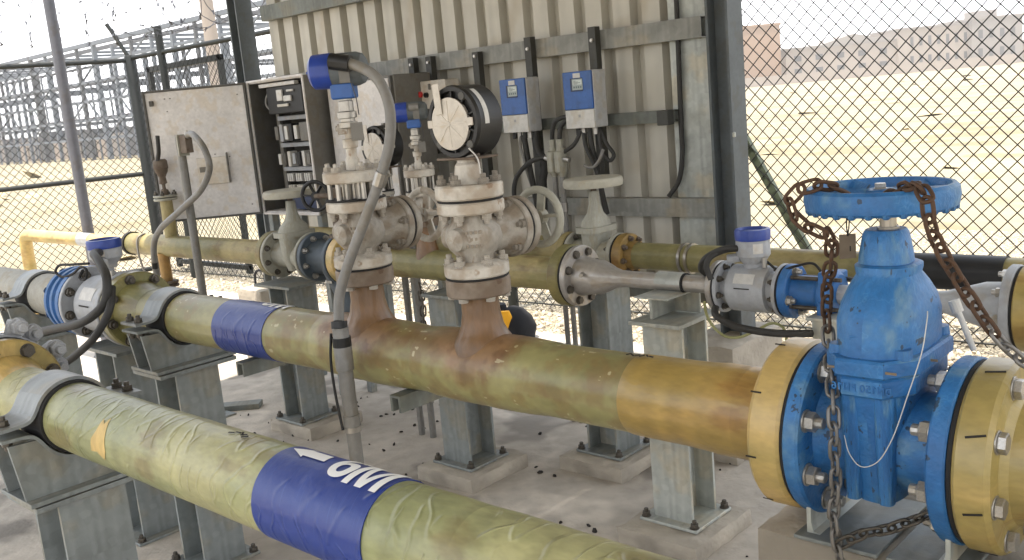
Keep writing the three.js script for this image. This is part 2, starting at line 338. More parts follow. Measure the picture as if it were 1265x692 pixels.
// stack of super-ellipse sections [y, half x, half z, power, dx]
function loft(sections, seg = 36, crease = 0.7) {
  const P = [], U = [], rows = sections.map(([y, ax, az, n = 2, dx = 0]) => {
    const row = []; for (let k = 0; k <= seg; k++) { const a = k / seg * 2 * PI, c = Math.cos(a), s = Math.sin(a); row.push([ax * Math.sign(s) * Math.pow(Math.abs(s), 2 / n) + dx, y, az * Math.sign(c) * Math.pow(Math.abs(c), 2 / n)]); } return row;
  });
  const push = (p, u, v) => { P.push(...p); U.push(u, v); };
  for (let i = 0; i + 1 < rows.length; i++) for (let k = 0; k < seg; k++) {
    const a = rows[i][k], b = rows[i][k + 1], c = rows[i + 1][k], d = rows[i + 1][k + 1], u = k / seg * 0.6, u2 = (k + 1) / seg * 0.6;
    push(a, u, a[1]); push(b, u2, b[1]); push(d, u2, d[1]); push(a, u, a[1]); push(d, u2, d[1]); push(c, u, c[1]);
  }
  for (const [row, up] of [[rows[0], false], [rows[rows.length - 1], true]]) {
    const m = [sections[up ? sections.length - 1 : 0][4] ?? 0, row[0][1], 0];
    for (let k = 0; k < seg; k++) { const a = row[k], b = row[k + 1]; for (const p of up ? [m, a, b] : [m, b, a]) push(p, p[0], p[2]); }
  }
  const g = new THREE.BufferGeometry(); g.setAttribute('position', new THREE.Float32BufferAttribute(P, 3)); g.setAttribute('uv', new THREE.Float32BufferAttribute(U, 2));
  return toCreasedNormals(g, crease);
}
function prism(pts, depth, bevel = 0) {                   // outline in x, y pushed along z from 0 to depth
  const s = new THREE.Shape(pts.map(([x, y]) => new THREE.Vector2(x, y)));
  const g = new THREE.ExtrudeGeometry(s, { depth, bevelEnabled: bevel > 0, bevelThickness: bevel, bevelSize: bevel, bevelSegments: 1 });
  return boxUV(g);
}
function hcol(h, w = 0.155, d = 0.155, tf = 0.011, tw = 0.008) {   // H section standing on y = 0, flanges facing +z and -z
  const a = w / 2, b = d / 2, g = prism([[-a, -b], [a, -b], [a, -b + tf], [tw / 2, -b + tf], [tw / 2, b - tf], [a, b - tf], [a, b], [-a, b], [-a, b - tf], [-tw / 2, b - tf], [-tw / 2, -b + tf], [-a, -b + tf]], h);
  g.rotateX(-PI / 2); return boxUV(g);
}
// shared bolt geometries, along +x, for a thread of diameter 1
const hex = (t0, t1, r) => rev('x', [[t0, 0], [t0, r * 0.93], [t0 + 0.1, r], [t1 - 0.1, r], [t1, r * 0.93], [t1, 0]], 6, { crease: 0.3 });
const GEO = {
  nut: merge([disc('x', 0, 0.16, 1.05, 16, 0.03), hex(0.16, 1.0, 0.92), disc('x', 0.9, 1.75, 0.5, 10, 0.08)]),
  head: merge([disc('x', 0, 0.14, 1.02, 16, 0.03), hex(0.14, 0.8, 0.9)]),
};
// bolts on a circle round an axis, one mesh each. dir +1: towards plus
function bolts(parent, axis, c, t, R, n, d, dir, mat, kind = 'nut', phase = 0.5) {
  for (let k = 0; k < n; k++) {
    const a = (k + phase) / n * 2 * PI, s = Math.sin(a) * R, q = Math.cos(a) * R;
    const m = part('bolt', GEO[kind], mat, parent);
    m.scale.setScalar(d);
    if (axis === 'x') { m.position.set(t, c[1] + q, c[2] + s); if (dir < 0) m.rotation.y = PI; m.rotateX(a * 1.7 + k); }
    if (axis === 'y') { m.position.set(c[0] + s, t, c[2] + q); m.rotation.z = dir > 0 ? PI / 2 : -PI / 2; m.rotateX(k * 0.9); }
    if (axis === 'z') { m.position.set(c[0] + q, c[1] + s, t); m.rotation.y = dir > 0 ? -PI / 2 : PI / 2; m.rotateX(k * 0.8); }
  }
}
const wobble = (amp, s) => (a, t) => amp * (vn((a + PI) / (2 * PI) * 7, t * 16 + 40, 7000, s) - 0.5 + 0.6 * (vn((a + PI) / (2 * PI) * 13, t * 34 + 90, 13000, s + 1) - 0.5));
function steps(t0, t1, r, n) { const o = []; for (let i = 0; i <= n; i++) o.push([t0 + (t1 - t0) * i / n, r]); return o; }
function wheel(R, rimR, hubR, spokes, drop = 0.012, spokeW = 0.014) {   // hand wheel lying flat, centre at 0
  const g = [rev('y', Array.from({ length: 13 }, (_, i) => { const a = i / 12 * 2 * PI; return [Math.sin(a) * rimR, R - rimR + Math.cos(a) * rimR]; }), 44)];
  g.push(rev('y', [[-drop - 0.012, 0], [-drop - 0.012, hubR], [-drop + 0.012, hubR], [-drop + 0.012, 0]], 20));
  for (let k = 0; k < spokes; k++) { const a = k / spokes * 2 * PI + 0.4; g.push(bar(V(Math.sin(a) * hubR * 0.7, -drop, Math.cos(a) * hubR * 0.7), V(Math.sin(a) * (R - rimR * 1.2), 0, Math.cos(a) * (R - rimR * 1.2)), spokeW, rimR * 0.9)); }
  return merge(g);
}
const linkGeo = (() => {                                  // one chain link, length 1 (inside 0.72) along x, flat in xy
  const pts = []; const a = 0.28, r = 0.24;
  for (let k = 0; k < 8; k++) { const t = -PI / 2 + k / 7 * PI; pts.push(V(a + r * Math.cos(t), r * Math.sin(t), 0)); }
  for (let k = 0; k < 8; k++) { const t = PI / 2 + k / 7 * PI; pts.push(V(-a + r * Math.cos(t), r * Math.sin(t), 0)); }
  return new THREE.TubeGeometry(new THREE.CatmullRomCurve3(pts, true), 20, 0.09, 6, true).toNonIndexed();
})();
function chain(name, label, pts, len, mats) {
  const o = thing(name, label, 'chain'); const c = new THREE.CatmullRomCurve3(pts.map((p) => V(...p)), false, 'centripetal');
  const L = c.getLength(), n = Math.round(L / (len * 0.70)), X = V(1, 0, 0);
  for (let k = 0; k < n; k++) {
    const u = (k + 0.5) / n, p = c.getPointAt(u), d = c.getTangentAt(u).normalize();
    const m = part('chain_link', linkGeo, mats(u), o); m.scale.setScalar(len); m.position.copy(p);
    m.quaternion.setFromUnitVectors(X, d); m.rotateX((k % 2 ? PI / 2 : 0) + 0.5 + rr(-0.25, 0.25));
  }
  return o;
}
function canvasTex(w, h, draw) {
  const c = document.createElement('canvas'); c.width = w; c.height = h; draw(c.getContext('2d'), w, h);
  const t = new THREE.CanvasTexture(c); t.colorSpace = THREE.SRGBColorSpace; t.magFilter = THREE.LinearFilter; return t;
}
// the main lines run along x: heights and depths of their axes
const A = { y: 0.873, z: -0.925, r: 0.084 }, B = { y: 0.912, z: -1.6, r: 0.084 }, C = { y: 0.9, z: -2.67, r: 0.0625 }, D = { y: 0.9, z: -3.07, r: 0.052 };
const onLine = (name, label, cat, L, x = 0) => thing(name, label, cat, [x, L.y, L.z]);
function gasket(parent, t0, t1, r) { return part('gasket', disc('x', t0, t1, r, 32, 0.001), M.rubber, parent); }
// ------------------------------------------------------------------ ground, slab, shelter
{
  const g = new THREE.PlaneGeometry(1600, 1600, 1, 1); g.rotateX(-PI / 2); g.translate(0, -0.12, 0);
  const n = g.attributes.position.count; for (let i = 0; i < n; i++) g.attributes.uv.setXY(i, g.attributes.position.getX(i), g.attributes.position.getZ(i));
  structure('ground', g, M.sand);
  const gb = box(17, 0.08, 6.5, -3.4, -0.08, -6.2, 0); structure('gravel_bed', gb, M.gravel);
  structure('concrete_floor', box(13.4, 0.16, 8.7, -2.0, -0.08, -0.35, 0.01), M.concrete);
  const st = new THREE.InstancedMesh(new THREE.IcosahedronGeometry(1, 0), M.stone, 5200); st.name = 'gravel'; st.castShadow = st.receiveShadow = true;
  const m = new THREE.Matrix4(), q = new THREE.Quaternion(), col = new THREE.Color();
  for (let i = 0; i < 5200; i++) {
    const s = rr(0.008, 0.024); q.setFromEuler(new THREE.Euler(rr(0, 6), rr(0, 6), rr(0, 6)));
    m.compose(V(rr(-11.5, 1.2), -0.04 + s * 0.3, -4.72 - Math.pow(rnd(), 1.2) * 2.0), q, V(s * rr(0.8, 1.4), s * rr(0.5, 0.9), s)); st.setMatrixAt(i, m);
    const k = rr(0.45, 1.1); st.setColorAt(i, col.setRGB(k, k * 0.95, k * 0.86));
  }
  st.userData = { kind: 'stuff', label: 'pale grey gravel stones spread behind the slab', category: 'gravel' }; scene.add(st);
  const db = new THREE.InstancedMesh(new THREE.IcosahedronGeometry(1, 0), M.ink, 150); db.name = 'floor_debris'; db.castShadow = true;
  for (let i = 0; i < 150; i++) { const s = rr(0.004, 0.012); q.setFromEuler(new THREE.Euler(rr(0, 6), rr(0, 6), rr(0, 6))); m.compose(V(rr(-4.8, -1.3), s * 0.3, rr(-3.4, -1.7)), q, V(s * 1.3, s * 0.6, s)); db.setMatrixAt(i, m); }
  db.userData = { kind: 'stuff', label: 'small dark crumbs of dirt scattered on the concrete floor', category: 'dirt' }; scene.add(db);
}
{
  const sh = thing('shelter', 'open steel shelter with cream ribbed wall panels behind the pipes', 'shelter');
  // ribbed cladding, seen from inside: wide pans forward, ribs pushed out
  const pitch = 0.155, n = 5;
  const rib = (k) => { const x = k * pitch; return [[x, 0], [x + 0.092, 0], [x + 0.099, 0.048], [x + 0.148, 0.048], [x + pitch, 0]]; };
  const out = []; for (let k = 0; k < n; k++) for (const p of rib(k)) if (!out.length || out[out.length - 1][0] !== p[0] || out[out.length - 1][1] !== p[1]) out.push(p);
  const outline = [...out, ...out.slice().reverse().map(([x, y]) => [x, y + 0.0016])];
  const pg = prism(outline, 2.33); pg.rotateX(-PI / 2); const panelGeo = boxUV(pg);
  for (let k = 0; k < 4; k++) { part('wall_panel', panelGeo, M.panel, sh, [-5.27 + k * n * pitch, 0.62, -3.6 - (k % 2) * 0.002]); }
  // C girts with the web to the front
  const girt = (y0, y1, x0, x1, zf, mat, t = 0.003, lip = 0.05) => { const g = prism([[0, y0], [0, y1], [-lip, y1], [-lip, y1 - t * 3], [-lip + t, y1 - t * 3], [-lip + t, y1 - t], [-t, y1 - t], [-t, y0 + t], [-lip + t, y0 + t], [-lip + t, y0 + t * 3], [-lip, y0 + t * 3], [-lip, y0]].map(([a, b]) => [-a, b]), x1 - x0); g.rotateY(PI / 2); g.translate(x0, 0, zf); return part('girt', boxUV(g), mat, sh); };
  girt(1.727, 1.812, -5.25, -2.15, -3.535, M.girt); girt(0.982, 1.062, -5.25, -2.13, -3.535, M.girt); girt(2.15, 2.24, -5.25, -2.15, -3.535, M.galvDark);
  part('bottom_rail', box(3.1, 0.06, 0.05, -3.7, 0.632, -3.575), M.galvDark, sh);
  const us = girt(1.39, 1.442, -3.75, -2.3, -3.535, M.galvDark); us.name = 'strut_channel';
  part('strut_channel_end', box(0.055, 0.062, 0.05, -2.33, 1.412, -3.51), M.strut, sh);
  part('flashing', box(0.20, 2.33, 0.004, -2.235, 1.785, -3.585, 0), M.galvBright, sh);
  const colg = hcol(2.47, 0.115, 0.10); colg.rotateY(PI / 2); 
  for (const [x, z, y] of [[-2.03, -3.512, 0.5], [-5.42, -3.5, 0.5], [2.5, -3.5, 0.5], [-5.42, 1.3, 0.5], [2.5, 1.3, 0.5]]) part('column', colg, M.colSteel, sh, [x, y, z]);
  part('column_bracket', box(0.012, 0.02, 0.012, -1.978, 1.33, -3.46), M.galvBright, sh);
  for (const z of [-3.5, -1.1, 1.3]) part('rafter', box(8.1, 0.16, 0.1, -1.45, 2.95, z), M.colSteel, sh);
  for (let k = 0; k < 8; k++) part('roof_panel', box(1.0, 0.04, 5.5, -4.92 + k * 1.002, 3.06 + (k % 2) * 0.003, -1.15), M.panel, sh);
  // concrete pedestals
  for (const [x, z, l] of [[-2.06, -3.5, 'grey concrete pedestal under the right wall column'], [-5.42, -3.5, 'grey concrete pedestal under the left wall column'], [2.5, -3.5, 'concrete pedestal of the rear column past the right frame edge'], [-5.42, 1.3, 'concrete pedestal of the front left shelter column'], [2.5, 1.3, 'concrete pedestal of the front right shelter column']]) {
    const p = thing('concrete_pedestal', l, 'pedestal', [x, 0, z], 'pedestals of the shelter columns');
    part('block', roughBlock(0.27, 0.5, 0.44, 0, 0.25, 0, 0.008, 11), M.pad, p);
  }
}
// ------------------------------------------------------------------ supports
function hSupport(x, z, top, label, { turn = true, base = 0.067, plate = [0.2, 0.26], w = 0.155, mat = M.galv } = {}) {
  const o = thing('pipe_support', label, 'pipe support', [x, 0, z], 'galvanised pipe supports');
  const g = hcol(top - 0.016 - base - 0.012, w, w); if (turn) g.rotateY(PI / 2);
  part('column', g, mat, o, [0, base + 0.012, 0]);
  part('base_plate', box(w + 0.075, 0.012, w + 0.075, 0, base + 0.006, 0), mat, o);
  for (const sx of [-1, 1]) for (const sz of [-1, 1]) { const b = part('anchor_bolt', GEO.nut, M.nutDark, o, [sx * (w / 2 + 0.02), base + 0.012, sz * (w / 2 + 0.02)], [0, 0, PI / 2]); b.scale.setScalar(0.016); }
  part('cap_plate', box(plate[0], 0.014, plate[1], 0, top - 0.009, 0, 0.002), mat, o);
  return o;
}
function pad(x, z, label, w = 0.33, d = 0.36, h = 0.066) { const o = thing('concrete_pad', label, 'pad', [x, 0, z], 'concrete pads under the pipe supports'); part('block', roughBlock(w, h, d, 0, h / 2, 0, 0.007, 3 + Math.round(x * 7)), M.pad, o); return o; }
function saddle(o, L, x, top, w = 0.11) {                 // clamp round a big pipe on a welded bracket; o stands at [x, 0, L.z]
  const r = L.r + 0.006, y = L.y, t = 0.008;
  part('rubber_liner', at(rev('x', [[-w / 2 - 0.012, L.r], [-w / 2 - 0.012, r], [w / 2 + 0.014, r], [w / 2 + 0.014, L.r]], 40), 0, y, 0), M.rubber, o);
  const arc = (a0, a1) => rev('x', [[-w / 2, r + 0.001], [-w / 2, r + t], [w / 2, r + t], [w / 2, r + 0.001], [-w / 2, r + 0.001]], 28, { a0, a1 });
  const half = []; for (let k = 0; k <= 12; k++) { const a = k / 12 * 1.12; half.push([Math.sin(a) * (r + 0.001), Math.cos(a) * (r + 0.001)]); }
  const [hx, hy] = half[12], ex = r + 0.088; for (let k = 1; k <= 9; k++) { const t = k / 9, u = 1 - t, c1 = [hx + 0.022, hy - 0.034], c2 = [r + 0.012, 0.008]; half.push([u * u * u * hx + 3 * u * u * t * c1[0] + 3 * u * t * t * c2[0] + t * t * t * ex, u * u * u * hy + 3 * u * u * t * c1[1] + 3 * u * t * t * c2[1] + t * t * t * 0.006]); }
  const bandOf = (pts) => { const n = pts.length, up = pts.map((p, i) => { const q = pts[Math.max(0, i - 1)], w2 = pts[Math.min(n - 1, i + 1)], dx = w2[0] - q[0], dy = w2[1] - q[1], l = Math.hypot(dx, dy); return [p[0] - dy / l * t, p[1] + dx / l * t]; }); const g = prism([...pts, ...up.reverse()], w); g.translate(0, 0, -w / 2); g.rotateY(-PI / 2); return boxUV(toCreasedNormals(g, 0.5)); };
  const full = [...half.slice(1).reverse().map(([x, y]) => [-x, y]), ...half];
  part('strap', at(bandOf(full), 0, y, 0), M.strap, o);
  part('cradle', at(bandOf(full.map(([x, y]) => [x, -y - 0.006]).reverse()), 0, y, 0), M.galv, o);
  for (const sz of [-1, 1]) for (const sx of [-1, 1]) { const b = part('bolt', GEO.nut, M.nutDark, o, [sx * 0.03, y + 0.015, sz * (r + 0.066)], [0, 0, PI / 2]); b.scale.setScalar(0.014); const c = part('bolt', GEO.nut, M.nutDark, o, [sx * 0.03, y - 0.022, sz * (r + 0.066)], [0, 0, -PI / 2]); c.scale.setScalar(0.014); }
  // bracket: curved-top web along z and side webs down to a plate
  const pts = [[-0.145, 0], [0.145, 0]]; const h = y - top; pts.push([0.165, h - 0.03]);
  for (let k = 0; k <= 10; k++) { const a = PI / 2 - 0.35 - k / 10 * (PI - 0.7); pts.push([Math.sin(a) * (r + t), h - Math.cos(a) * (r + t)]); }
  pts.push([-0.165, h - 0.03]);
  const web = prism(pts, 0.01); web.rotateY(-PI / 2);
  for (const dx of [-w / 2 + 0.012, w / 2 - 0.003]) part('web_plate', boxUV(web.clone()), M.galv, o, [dx, top, 0]);
  part('bracket_plate', box(0.19, 0.012, 0.30, 0, top + 0.006, 0, 0.002), M.galv, o);
}
{
  const a = hSupport(-2.47, A.z, 0.685, 'galvanised column with clamp saddle holding the nearest pipe', { plate: [0.19, 0.28], base: 0.0, w: 0.17 }); saddle(a, A, -2.47, 0.686, 0.13);
  const b = hSupport(-3.12, B.z, 0.745, 'galvanised column with clamp saddle on the middle pipe beside its blue band', { plate: [0.2, 0.29], base: 0.0, w: 0.16 }); saddle(b, B, -3.12, 0.746);
  const b2 = hSupport(-4.28, B.z, 0.745, 'galvanised column with clamp saddle left of the large flow meter', { plate: [0.2, 0.29], base: 0.0, w: 0.16 }); saddle(b2, B, -4.28, 0.746);
  const bm = hSupport(-3.58, B.z, 0.765, 'galvanised column standing under the large flow meter', { base: 0.0, plate: [0.3, 0.2], w: 0.16 });
  // rear lines
  pad(-1.785, -2.66, 'concrete pad under the support of the thin steel pipe', 0.33, 0.38); pad(-2.85, -2.68, 'concrete pad in the middle of the floor, second from the right', 0.33, 0.36); pad(-2.39, -3.07, 'concrete pad below the small grey gate valve by the wall', 0.33, 0.36); pad(-4.02, -2.72, 'concrete pad below the grey gate valve beside the cabinet', 0.36, 0.34);
  const c3 = hSupport(-1.785, C.z, 0.788, 'galvanised column with bracket carrying the thin steel pipe', { turn: false, plate: [0.2, 0.25], mat: M.galvBright });
  part('spacer_web', box(0.012, 0.078, 0.18, -0.03, 0.829, 0), M.galvBright, c3); part('spacer_web', box(0.13, 0.074, 0.01, 0.01, 0.827, -0.05), M.galvBright, c3);
  part('saddle_plate', box(0.13, 0.006, 0.26, 0, 0.870, 0, 0.001), M.galvBright, c3);
  part('strap', at(rev('x', [[-0.05, 0.031], [-0.05, 0.0345], [0.05, 0.0345], [0.05, 0.031]], 20, { a0: -1.6, a1: 1.6 }), 0, C.y, 0), M.galvBright, c3);
  part('rubber_liner', at(rev('x', [[0.05, 0.029], [0.05, 0.034], [0.058, 0.034], [0.058, 0.029]], 20), 0, C.y, 0), M.rubber, c3);
  hSupport(-2.85, C.z, 0.80, 'galvanised column under the green pipe in the middle of the floor', { turn: false, plate: [0.18, 0.2] });
  hSupport(-4.02, C.z, 0.765, 'galvanised column under the grey gate valve beside the cabinet', { plate: [0.30, 0.22] });
  hSupport(-2.39, D.z, 0.79, 'galvanised column under the small grey gate valve by the wall', { plate: [0.2, 0.18] });
  for (const [x, l] of [[-1.885, 'short steel channel under the middle pipe between its two tees'], [-2.62, 'short steel channel under the middle pipe beside its blue band']]) {
    const o = thing('support_channel', l, 'channel', [x, 0.775, B.z], 'steel channels under the middle pipe');
    part('channel', boxUV(prism([[-0.02, -0.022], [0.02, -0.022], [0.02, 0.022], [0.012, 0.022], [0.012, -0.016], [-0.012, -0.016], [-0.012, 0.022], [-0.02, 0.022]], 0.42).rotateZ(PI).translate(0, 0.028, -0.34)), M.galvDark, o);
  }
  // plinth below the big valve
  const pl = thing('concrete_plinth', 'long concrete plinth under the big blue valve', 'plinth', [-0.1, 0, -1.72]);
  part('block', roughBlock(1.5, 0.735, 0.46, 0, 0.3675, 0, 0.006, 21), M.pad, pl);
  const cr = thing('valve_cradle', 'welded steel cradle plates between the blue valve and its plinth', 'cradle', [-0.62, 0.735, -1.6]);
  part('plate', box(0.15, 0.008, 0.24, -0.07, 0.006, 0.0), M.galv, cr); part('plate', box(0.13, 0.008, 0.24, 0.085, 0.006, 0.0), M.galv, cr);
  const lip = (x) => { const g = prism([[0, 0.008], [0.03, 0.008], [0.012, 0.014], [0.008, 0.03], [0.008, 0.085], [0, 0.085]], 0.2); return g.translate(0, 0, -0.1); };
  part('lip', boxUV(lip()), M.galvBright, cr, [-0.128, 0, 0.0]); const l2 = part('lip', boxUV(lip()), M.galvBright, cr, [0.118, 0, 0.0]); l2.rotation.y = PI; 
}
// ------------------------------------------------------------------ print on the blue bands
const bandTex = canvasTex(1024, 1024, (g, w, h) => {      // u round the pipe (0.5 is the top), v along it
  g.fillStyle = '#0d2e7a'; g.fillRect(0, 0, w, h);
  for (let i = 0; i < 2600; i++) { const v = rr(-14, 14); g.fillStyle = `rgba(${40 + v},${70 + v},${140 + v},${rr(0.02, 0.09)})`; g.fillRect(rnd() * w, rnd() * h, rr(20, 160), rr(1, 4)); }
  for (let i = 0; i < 60; i++) { g.strokeStyle = `rgba(150,160,205,${rr(0.05, 0.22)})`; g.lineWidth = rr(1, 3); const x = rr(0.5, 0.85) * w, y = rnd() * h; g.beginPath(); g.moveTo(x, y); g.lineTo(x + rr(20, 110), y + rr(-8, 8)); g.stroke(); }
});
bandTex.wrapS = bandTex.wrapT = THREE.ClampToEdgeWrapping;
M.band = phy({ color: 0xffffff, map: bandTex, bumpMap: T.wrinkle, bumpScale: 0.002, roughness: 0.42, clearcoat: 0.15, clearcoatRoughness: 0.3 });
M.band.bumpMap = T.wrinkle.clone(); M.band.bumpMap.repeat.set(1, 0.45); M.band.bumpScale = 0.004;
M.bandB = M.band;
function bandGeo(x0, x1, r) {
  const g = rev('x', [[x0, r - 0.002], [x0, r], ...steps(x0, x1, r, 14).slice(1, -1), [x1, r], [x1, r - 0.002]], 56, { wob: wobble(0.006, 7) });
  const p = g.attributes.position, uv = g.attributes.uv;
  for (let i = 0; i < p.count; i++) uv.setXY(i, Math.min(0.999, Math.max(0.001, uv.getX(i) / (r * 2 * PI) + 0.5)), (p.getX(i) - x0) / (x1 - x0));
  return g;
}
// painted letters and arrow bent round a pipe: outlines in (along x, round the pipe), lying 1 mm proud
const font = await new FontLoader().loadAsync('fonts/droid/droid_sans_bold.typeface.json');
function wrapShapes(shapes, r, x0, s0, mirror, k, sl = 0) {
  const g = new THREE.ShapeGeometry(shapes, 6); const fine = [];
  const idx = g.index ? g.index.array : null, p = g.attributes.position; const pts = []; for (let i = 0; i < idx.length; i++) pts.push([p.getX(idx[i]), p.getY(idx[i])]);
  const split = (a, b, c, n) => {                          // cut long triangles so that they follow the curve
    const d = (u, v) => Math.hypot(u[0] - v[0], u[1] - v[1]), ab = d(a, b), bc = d(b, c), ca = d(c, a), m = Math.max(ab, bc, ca);
    if (m * k < 0.012 || n > 7) { fine.push(a, b, c); return; }
    const mid = (u, v) => [(u[0] + v[0]) / 2, (u[1] + v[1]) / 2];
    if (m === ab) { const q = mid(a, b); split(a, q, c, n + 1); split(q, b, c, n + 1); } else if (m === bc) { const q = mid(b, c); split(a, b, q, n + 1); split(a, q, c, n + 1); } else { const q = mid(c, a); split(a, b, q, n + 1); split(q, b, c, n + 1); }
  };
  for (let i = 0; i < pts.length; i += 3) split(pts[i], pts[i + 1], pts[i + 2], 0);
  const P = [], N = [], U = [];
  for (let i = 0; mirror && i < fine.length; i += 3) [fine[i + 1], fine[i + 2]] = [fine[i + 2], fine[i + 1]];
  for (const [a, b] of fine) { const x = x0 + (mirror ? -a : a) * k + b * k * sl, ph = s0 - b * k / r; P.push(x, r * Math.cos(ph), r * Math.sin(ph)); N.push(0, Math.cos(ph), Math.sin(ph)); U.push(x, ph * r); }
  const o = new THREE.BufferGeometry(); o.setAttribute('position', new THREE.Float32BufferAttribute(P, 3)); o.setAttribute('normal', new THREE.Float32BufferAttribute(N, 3)); o.setAttribute('uv', new THREE.Float32BufferAttribute(U, 2)); return o;
}
const arrowShape = new THREE.Shape([[0, 0.0135], [0.047, 0.037], [0.042, 0.0285], [0.101, 0.0285], [0.108, 0.0005], [0.046, 0.0005], [0.049, -0.006]].map(([x, y]) => new THREE.Vector2(x, y)));
function bandPrint(o, r, x0, ph0, k) {                     // arrow, 6 and M
  part('printed_arrow', wrapShapes([arrowShape], r, x0, ph0, false, k, 0), M.paint, o);
  part('printed_letter', wrapShapes(font.generateShapes('6', 1), r, x0 + 0.130 * k, ph0 + 0.30, false, 0.084 * k, 0), M.paint, o);
  part('printed_letter', wrapShapes(font.generateShapes('M', 1), r, x0 + 0.183 * k, ph0 + 0.36, false, 0.086 * k, 0), M.paint, o);
}
const tint = (g) => { const p = g.attributes.position, uv = g.attributes.uv; for (let i = 0; i < p.count; i++) uv.setXY(i, uv.getX(i) / (2 * PI) + 0.5, (p.getX(i) + 3.4) / 2.24); return g; };
// ------------------------------------------------------------------ nearest pipe
{
  const o = onLine('pipe_spool', 'nearest greenish fibreglass pipe with blue arrow band, running out at the bottom', 'pipe', A);
  part('pipe', rev('x', [[-2.79, 0], ...steps(-2.79, 0.9, A.r, 150), [0.9, 0]], 64, { wob: wobble(0.02, 3) }), M.grpA, o);
  part('flange', rev('x', [[-2.86, 0], [-2.86, 0.145], [-2.852, 0.148], [-2.82, 0.148], [-2.812, 0.142], [-2.812, 0.105], [-2.74, 0.088], [-2.70, 0.084]], 48), M.grpY, o);
  bolts(o, 'x', [0, 0, 0], -2.812, 0.122, 8, 0.020, 1, M.nutDark, 'head', 0.35);
  const b = part('blue_band', bandGeo(-1.477, -1.17, A.r + 0.0022), M.band, o);
  bandPrint(b, A.r + 0.0036, -1.463, 0.061, 1.0);
  part('pale_patch', wrapShapes([new THREE.Shape([[0, 0], [0.03, 0.004], [0.058, -0.012], [0.075, 0.012], [0.07, 0.05], [0.062, 0.088], [0.048, 0.07], [0.036, 0.082], [0.024, 0.05], [0.006, 0.03]].map((p) => new THREE.Vector2(...p)))], A.r + 0.0016, -2.13, 1.72, false, 1), M.grpPale, o);
  for (let k = 0; k < 5; k++) { const a = -0.10 + rr(-0.05, 0.12), x = -1.66 + k * 0.012; const g = box(0.014, 0.001, 0.004, 0, A.r + 0.0022, 0, 0); g.rotateY(rr(-0.9, 0.9)); g.rotateX(a); part('pen_mark', g, M.ink, o, [x, 0, 0]); }
  // joint at the left end, mostly out of the frame
  const c = onLine('flange_adaptor', 'grey metal coupling with hexagon nuts at the left edge', 'coupling', A);
  part('body', rev('x', [[-3.35, 0], [-3.35, 0.1], [-3.0, 0.1], [-2.97, 0.15], [-2.93, 0.15], [-2.93, 0.11], [-2.92, 0.11], [-2.92, 0.155], [-2.872, 0.155], [-2.872, 0]], 48), M.meter, c);
  gasket(c, -2.872, -2.861, 0.15);
  for (let k = 0; k < 9; k++) { const a = -2.2 + k * 0.36; part('lug', box(0.05, 0.05, 0.034, 0, 0.172, 0, 0.006).rotateX(a), M.meter, c, [-2.955 + (k % 2) * 0.05, 0, 0]); part('lug_bolt', GEO.nut, M.meter, c, [-2.93 + (k % 2) * 0.05, Math.cos(a) * 0.18, Math.sin(a) * 0.18]).scale.setScalar(0.026); }
  bolts(c, 'x', [0, 0, 0], -2.97, 0.13, 12, 0.024, -1, M.meter, 'nut', 0.2); bolts(c, 'x', [0, 0, 0], -2.925, 0.134, 12, 0.02, -1, M.meter, 'nut', 0.7);
}
